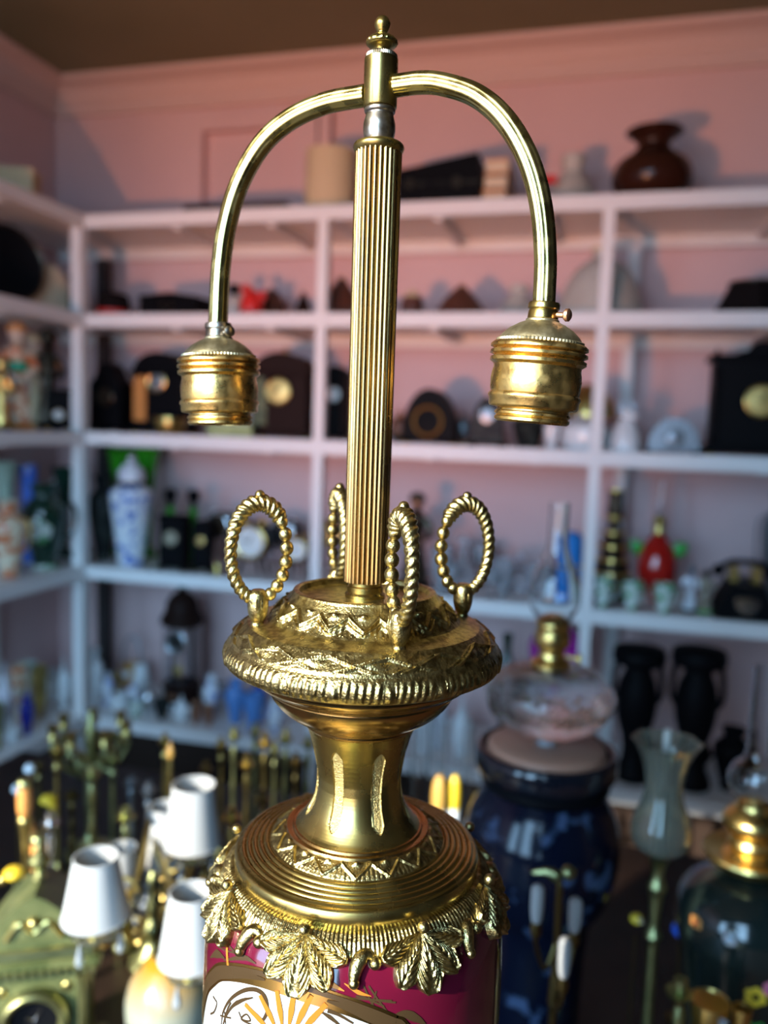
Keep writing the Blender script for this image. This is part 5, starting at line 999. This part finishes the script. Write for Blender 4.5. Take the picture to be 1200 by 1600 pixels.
# five-light chandelier with white shades, resting on the table at the left
loc, zf, s = axis_at(238, 1440, 1.28)
t = thing('chandelier', 'brass five-light chandelier with white fabric shades resting on the table', 'chandelier', loc)
obj('column', lathe(spl([(34*s, 0), (36*s, 0.008), (24*s, 0.02), (10*s, 0.04), (14*s, 0.06), (7*s, 0.08), (9*s, zf(1420)), (5*s, zf(1395)), (8*s, zf(1375)), (2*s, zf(1362))], 4), 20), brass_g, t)
for (x, yb, yt, wb, wt, D) in ((302, 1316, 1224, 88, 64, 1.22), (258, 1342, 1258, 70, 48, 1.36), (150, 1430, 1336, 102, 66, 0.95), (190, 1400, 1322, 60, 44, 1.27), (298, 1494, 1390, 98, 66, 0.93)):
    p = CAMP+ray(x, yb)*D; q = Vector(p)-Vector(loc); k = D/FPX; p2 = CAMP+ray(x, yt)*D; hh = (p2[2]-p[2])*1.02
    shd = obj('shade', lathe([(wb*k/2, 0), (wt*k/2, hh), (wt*k/2-0.0012, hh), (wb*k/2-0.0012, 0)], 40, cap=False).mv(*q), shadew, t)
    obj('top_binding', torus(wt*k/2, 0.0012, 36, 6).mv(q.x, q.y, q.z+hh), shadew, shd); obj('bottom_binding', torus(wb*k/2, 0.0012, 36, 6).mv(*q), shadew, shd)
    am = obj('arm', tube(spl([(q.x*0.06, q.y*0.06, max(0.055, q.z-0.03)), (q.x*0.4, q.y*0.4, max(0.03, q.z-(0.075 if D > 0.94 else 0.015))), (q.x*0.8, q.y*0.8, max(0.02, q.z-(0.07 if D > 0.94 else 0.035))), (q.x, q.y, q.z-0.03), (q.x, q.y, q.z+hh*0.4)], 7), 0.0042, 9), brass_b, t)
    obj('drip_pan', lathe([(0.006, -0.026), (wb*k*0.36, -0.020), (wb*k*0.40, -0.014), (wb*k*0.34, -0.016), (0.006, -0.020)], 28, rfun=lambda th, kk: 1+0.05*np.cos(12*th)).mv(*q), smoky, am)
    obj('cup', lathe(spl([(0.005, -0.036), (0.011, -0.030), (0.006, -0.022), (0.010, -0.010), (0.010, 0.02)], 3), 14).mv(*q), brass_b, am)
    for j in range(3):
        a = j*2.1+0.4; obj('crystal_drop', lathe(spl([(0.0, -0.050), (0.005, -0.042), (0.003, -0.030), (0.0008, -0.020)], 3), 8).mv(q.x+wb*k*0.36*math.cos(a), q.y+wb*k*0.36*math.sin(a), max(q.z, 0.052)), crystal, am)
    obj('scroll', tube([(q.x*0.55+0.018*math.cos(a)*(1-a/9), q.y*0.55, max(0.03, q.z-0.05)+0.018*math.sin(a)*(1-a/9)) for a in np.linspace(0, 6.5, 24)], 0.003, 7), brass_b, am)
# green onyx and brass mantel clock at the bottom left
loc, zf, s = axis_at(64, 1550, 1.07)
t = thing('onyx_clock', 'green onyx mantel clock with brass mouldings and a black dial', 'clock', loc, math.radians(28))
dz_ = 0.048
obj('plinth', box(-94*s, 94*s, -dz_, dz_, 0, 0.014, 0.003), onyx, t)
zc_ = zf(1490); zc1 = zf(1452)
obj('body', box(-74*s, 74*s, -dz_*0.82, dz_*0.82, 0.0142, zc_, 0.003), onyx, t)
obj('cornice', box(-94*s, 94*s, -dz_, dz_, zc_+0.0002, zc_+(zc1-zc_)*0.55, 0.003), onyx, t)
obj('upper_moulding', box(-88*s, 88*s, -dz_*0.94, dz_*0.94, zc_+(zc1-zc_)*0.56, zc1, 0.002), brass_g, t)
for k in range(15): obj('dentil', box(-0.0035, 0.0035, -0.003, 0.003, -0.004, 0.004, 0.001).mv((-84+12*k)*s, -dz_-0.003, zc_+0.006), brass_g, t)
hp = zf(1376)-zc1
obj('pediment', prism([(-76*s, 0), (76*s, 0), (70*s, hp*0.18), (56*s, hp*0.42), (34*s, hp*0.72), (14*s, hp*0.92), (0, hp), (-14*s, hp*0.92), (-34*s, hp*0.72), (-56*s, hp*0.42), (-70*s, hp*0.18)], -dz_*0.8, dz_*0.8).mv(0, 0, zc1+0.0002), onyx, t)
obj('pediment_mount', tube(spl([(-40*s, 0, 0), (-20*s, 0, hp*0.3), (0, 0, hp*0.12), (20*s, 0, hp*0.3), (40*s, 0, 0)], 6), 0.004, 8).mv(0, -dz_*0.82, zc1+hp*0.2).join(ball(0.008, 10, 8).mv(0, -dz_*0.84, zc1+hp*0.5)), brass_b, t)
obj('urn_finial', lathe(spl([(0.004, 0), (0.010, 0.006), (0.004, 0.012), (0.012, 0.022), (0.014, 0.030), (0.004, 0.040), (0.006, 0.046), (0.0, 0.052)], 3), 18).mv(0, 0, zc1+hp), brass_g, t)
zd = zf(1556)
bz = obj('bezel', lathe(spl([(36*s, 0.0), (48*s, 0.002), (50*s, 0.010), (44*s, 0.018), (37*s, 0.016), (34*s, 0.008)], 3), 40, cap=False).rx(PI/2).mv(0, -dz_*0.82, zd), brass_g, t)
obj('dial', lathe([(0.001, 0.005), (36*s, 0.005)], 36, cap=False).rx(PI/2).mv(0, -dz_*0.82, zd), mat('black_dial', (0.004, 0.004, 0.005), 0.35, spec=0.2), t)
obj('hands', tube([(0, -dz_*0.82-0.007, zd), (0.008, -dz_*0.82-0.007, zd+0.014)], 0.0008, 5).join(tube([(0, -dz_*0.82-0.007, zd), (-0.010, -dz_*0.82-0.007, zd+0.004)], 0.0008, 5)), silver, t)
for x in (-1, 1):
    obj('side_column', lathe(spl([(0.006, 0.016), (0.005, 0.03), (0.0045, zc_*0.5), (0.005, zc_-0.02), (0.007, zc_-0.004)], 3), 14).mv(x*66*s, -dz_*0.86, 0), brass_g, t)
    for zz in (-1, 1): obj('corner_mount', ball(0.007, 10, 6, 1.0).sc(1, 0.4, 1).mv(x*46*s, -dz_*0.83, zd+zz*44*s), brass_b, t)
# cream and yellow glass globe
loc, zf, s = axis_at(266, 1562, 1.09)
gm = bpy.data.materials.new('yellow_cream_glass'); nn, bb_ = nt(gm); bb_.inputs['Roughness'].default_value = 0.25
tc = nn.nodes.new('ShaderNodeTexCoord'); sx = nn.nodes.new('ShaderNodeSeparateXYZ'); mr = nn.nodes.new('ShaderNodeMapRange'); mx = nn.nodes.new('ShaderNodeMix'); mx.data_type = 'RGBA'
nn.links.new(tc.outputs['Generated'], sx.inputs[0]); nn.links.new(sx.outputs[2], mr.inputs[0]); mr.inputs[1].default_value = 0.58; mr.inputs[2].default_value = 0.95
mx.inputs[6].default_value = (0.25, 0.26, 0.20, 1); mx.inputs[7].default_value = (0.33, 0.165, 0.01, 1); nn.links.new(mr.outputs[0], mx.inputs[0]); nn.links.new(mx.outputs[2], bb_.inputs['Base Color'])
t = thing('globe_shade', 'cream glass globe shade with a yellow crown on a brass holder', 'lampshade', loc)
zt = zf(1490)
obj('globe', lathe(spl([(26*s, 0.012), (52*s, zt*0.22), (68*s, zt*0.48), (62*s, zt*0.74), (40*s, zt*0.92), (24*s, zt)], 5), 36), gm, t)
obj('holder', lathe(spl([(40*s, 0), (42*s, 0.006), (28*s, 0.012), (30*s, 0.018)], 3), 28), brass_b, t)
obj('top_fitter', lathe([(24*s, zt-0.002), (27*s, zt), (26*s, zt+0.008), (20*s, zt+0.010)], 24), brass_g, t)

# leafy candelabrum behind, at the left
loc, zf, s = axis_at(142, 1150, 1.58)
t = thing('leafy_candelabrum', 'brass candelabrum with leafy spreading arms below the corner post', 'candelabrum', loc)
zt = zf(1150)
obj('column', lathe(spl([(40*s, 0), (40*s, 0.01), (14*s, 0.03), (7*s, 0.06), (10*s, zt*0.5), (6*s, zt*0.8), (9*s, zt), (3*s, zf(1112))], 4), 16), brass_g, t)
for k in range(7):
    a = k*2*PI/7+0.3; R = 0.068
    ar = obj('arm', tube(spl([(0, 0, zt*0.8), (R*0.5*math.cos(a), R*0.5*math.sin(a), zt*0.72), (R*math.cos(a), R*math.sin(a), zt*0.9), (R*math.cos(a), R*math.sin(a), zt*1.0)], 5), 0.004, 7), brass_g, t)
    obj('candle_cup', lathe(spl([(0.004, 0), (0.012, 0.006), (0.008, 0.014), (0.011, 0.03)], 3), 10).mv(R*math.cos(a), R*math.sin(a), zt), brass_b, ar)
    for j in range(3):
        obj('leaf', ball(0.011, 8, 5, 0.45).ry(0.5*j-0.4).mv(R*(0.35+0.25*j)*math.cos(a+0.2), R*(0.35+0.25*j)*math.sin(a+0.2), zt*(0.80+0.07*j)), brass_g, ar)
# candlesticks
cs = [(88, 22, 1160, 1.46, brass_b, 1, 'tall slim golden candlestick below the leafy candelabrum'), (143, 30, 1196, 1.38, brass_g, 0, 'pale greenish candlestick left of the chandelier'), (176, 24, 1176, 1.52, brass_g, 1, 'slim dark candlestick behind the greenish one'), (205, 26, 1214, 1.54, greym, 0, 'grey pewter candlestick left of the white shades'), (196, 34, 1262, 1.30, brass_g, 0, 'squat greenish candlestick left of the white shades'), (78, 32, 1270, 1.22, silver, 0, 'pale silvered candlestick behind the onyx clock'), (232, 26, 1222, 1.42, greym, 1, 'dull grey candlestick behind the rear white shade'),
      (346, 20, 1152, 1.58, brass_b, 1, 'first slim candlestick right of the white shades'), (366, 22, 1136, 1.52, brass_g, 0, 'second slim candlestick right of the white shades'), (386, 24, 1180, 1.42, brass_b, 0, 'third candlestick right of the white shades, with a round knop'), (399, 20, 1130, 1.58, brass_g, 1, 'tallest candlestick between the shades and the brass neck'), (414, 26, 1146, 1.46, brass_b, 0, 'fifth candlestick right of the white shades'), (430, 20, 1160, 1.56, brass_g, 1, 'sixth candlestick right of the white shades'), (447, 24, 1140, 1.50, brass_g, 0, 'third candlestick left of the brass neck'), (463, 22, 1176, 1.44, dbr, 1, 'second candlestick left of the brass neck'), (482, 22, 1150, 1.54, brass_g, 0, 'candlestick nearest the left side of the brass neck'),
      (362, 30, 1262, 1.26, brass_b, 0, 'short golden candlestick right of the front white shade'), (410, 28, 1236, 1.32, dbr, 0, 'short dark candlestick left of the brass neck'), (258, 22, 1146, 1.56, brass_b, 1, 'slim candlestick behind the upper white shade'), (112, 26, 1236, 1.50, dbr, 0, 'dark candlestick behind the pale silvered one'), (322, 22, 1190, 1.50, dbr, 1, 'dark slim candlestick behind the front upper shade'), (446, 30, 1290, 1.24, dbr, 0, 'short dark candlestick beside the ringed shoulder'), (60, 24, 1190, 1.60, dbr, 1, 'slim dark candlestick at the left behind the orange handles')]
for (x, w, ty, D, m, k, nm) in cs:
    put('candlestick', nm, 'candlestick', T(x, w*1.25, ty, D), (lambda m, k: lambda t, w, h: candlestick(t, w, h, m, k))(m, k), 0, 'brass candlesticks on the table')
put('amber_finial_stick', 'brass stick with an amber drop finial behind the upper shades', 'candlestick', T(266, 20, 1160, 1.44), lambda t, w, h: (rev(t, 'stick', [(1.2, 0), (1.2, 0.02), (0.4, 0.06), (0.25, 0.5), (0.35, 0.8), (0.2, 0.9)], w, h, brass_b, 14), rev(t, 'amber_drop', [(0.2, 0.89), (0.6, 0.92), (0.55, 0.95), (0.1, 1.0), (0.0, 1.0)], w, h, mat('amber_drop', (0.75, 0.38, 0.08), 0.15, coat=0.5), 14)))
# brass taps with orange wooden grips
def grip(t, w, h):
    z0 = h-w*2.3
    obj('foot', lathe(spl([(w*0.9, 0.0), (w*0.9, 0.006), (w*0.4, 0.016), (w*0.22, 0.03)], 3), 16), brass_b, t)
    obj('shank', lathe(spl([(w*0.2, 0.028), (w*0.16, z0*0.5), (w*0.24, z0*0.85), (w*0.42, z0-w*0.25), (w*0.3, z0+0.001)], 3), 16), brass_b, t)
    obj('wooden_grip', lathe(spl([(w*0.28, z0), (w*0.40, z0+w*0.4), (w*0.42, z0+w*1.0), (w*0.38, z0+w*1.7), (w*0.34, z0+w*1.8)], 4), 18), orangew, t)
    obj('end_cap', lathe(spl([(w*0.36, z0+w*1.78), (w*0.42, z0+w*1.95), (w*0.34, z0+w*2.2), (0.0, h)], 3), 16), brass_g, t)
put('brass_tap', 'brass tap handle with an orange wooden grip at the left edge', 'tap handle', T(38, 27, 1216, 1.24), grip)
put('brass_tap', 'nearer brass tap handle with a pale orange wooden grip above the onyx clock', 'tap handle', T(60, 29, 1302, 1.17), grip)
o = put('brass_tap', 'leaning brass tap handle with an orange wooden grip beside the white shade', 'tap handle', T(112, 24, 1262, 1.28), grip); o.rotation_euler = (0, math.radians(-22), 0)
put('yellow_flower', 'yellow glazed flower on a stem above the leaning tap handle', 'ornament', T(76, 30, 1242, 1.40), lambda t, w, h: (rev(t, 'stem', [(0.6, 0), (0.6, 0.02), (0.12, 0.05), (0.1, 0.9)], w, h, brass_g, 10), obj('bloom', ball(w*0.45, 14, 8, 0.6).mv(0, 0, h-w*0.25), yellow, t), obj('bud', ball(w*0.22, 8, 6).mv(w*0.4, -w*0.2, h-w*0.45), yellow, t)))
put('yellow_flower', 'yellow glazed flower on a stem at the left edge above the onyx clock', 'ornament', T(22, 34, 1356, 1.22), lambda t, w, h: (rev(t, 'stem', [(0.6, 0), (0.6, 0.02), (0.12, 0.05), (0.1, 0.9)], w, h, brass_g, 10), obj('bloom', ball(w*0.48, 14, 8, 0.6).mv(0, 0, h-w*0.25), yellow, t), obj('bud', ball(w*0.25, 8, 6).mv(-w*0.5, -w*0.2, h-w*0.55), gold, t)))
for x, ty, nm in ((46, 1194, 'upper'), (27, 1226, 'lower')):
    put('hat_pin_stand', nm+' of two slim stems with a blue-white bead at the left edge', 'ornament', T(x, 18, ty, 1.40), lambda t, w, h: (rev(t, 'stem', [(0.9, 0), (0.9, 0.02), (0.2, 0.05), (0.15, 0.95)], w, h, dbr, 10), obj('bead', ball(w*0.45, 12, 8).mv(0, 0, h-w*0.4), china, t)))
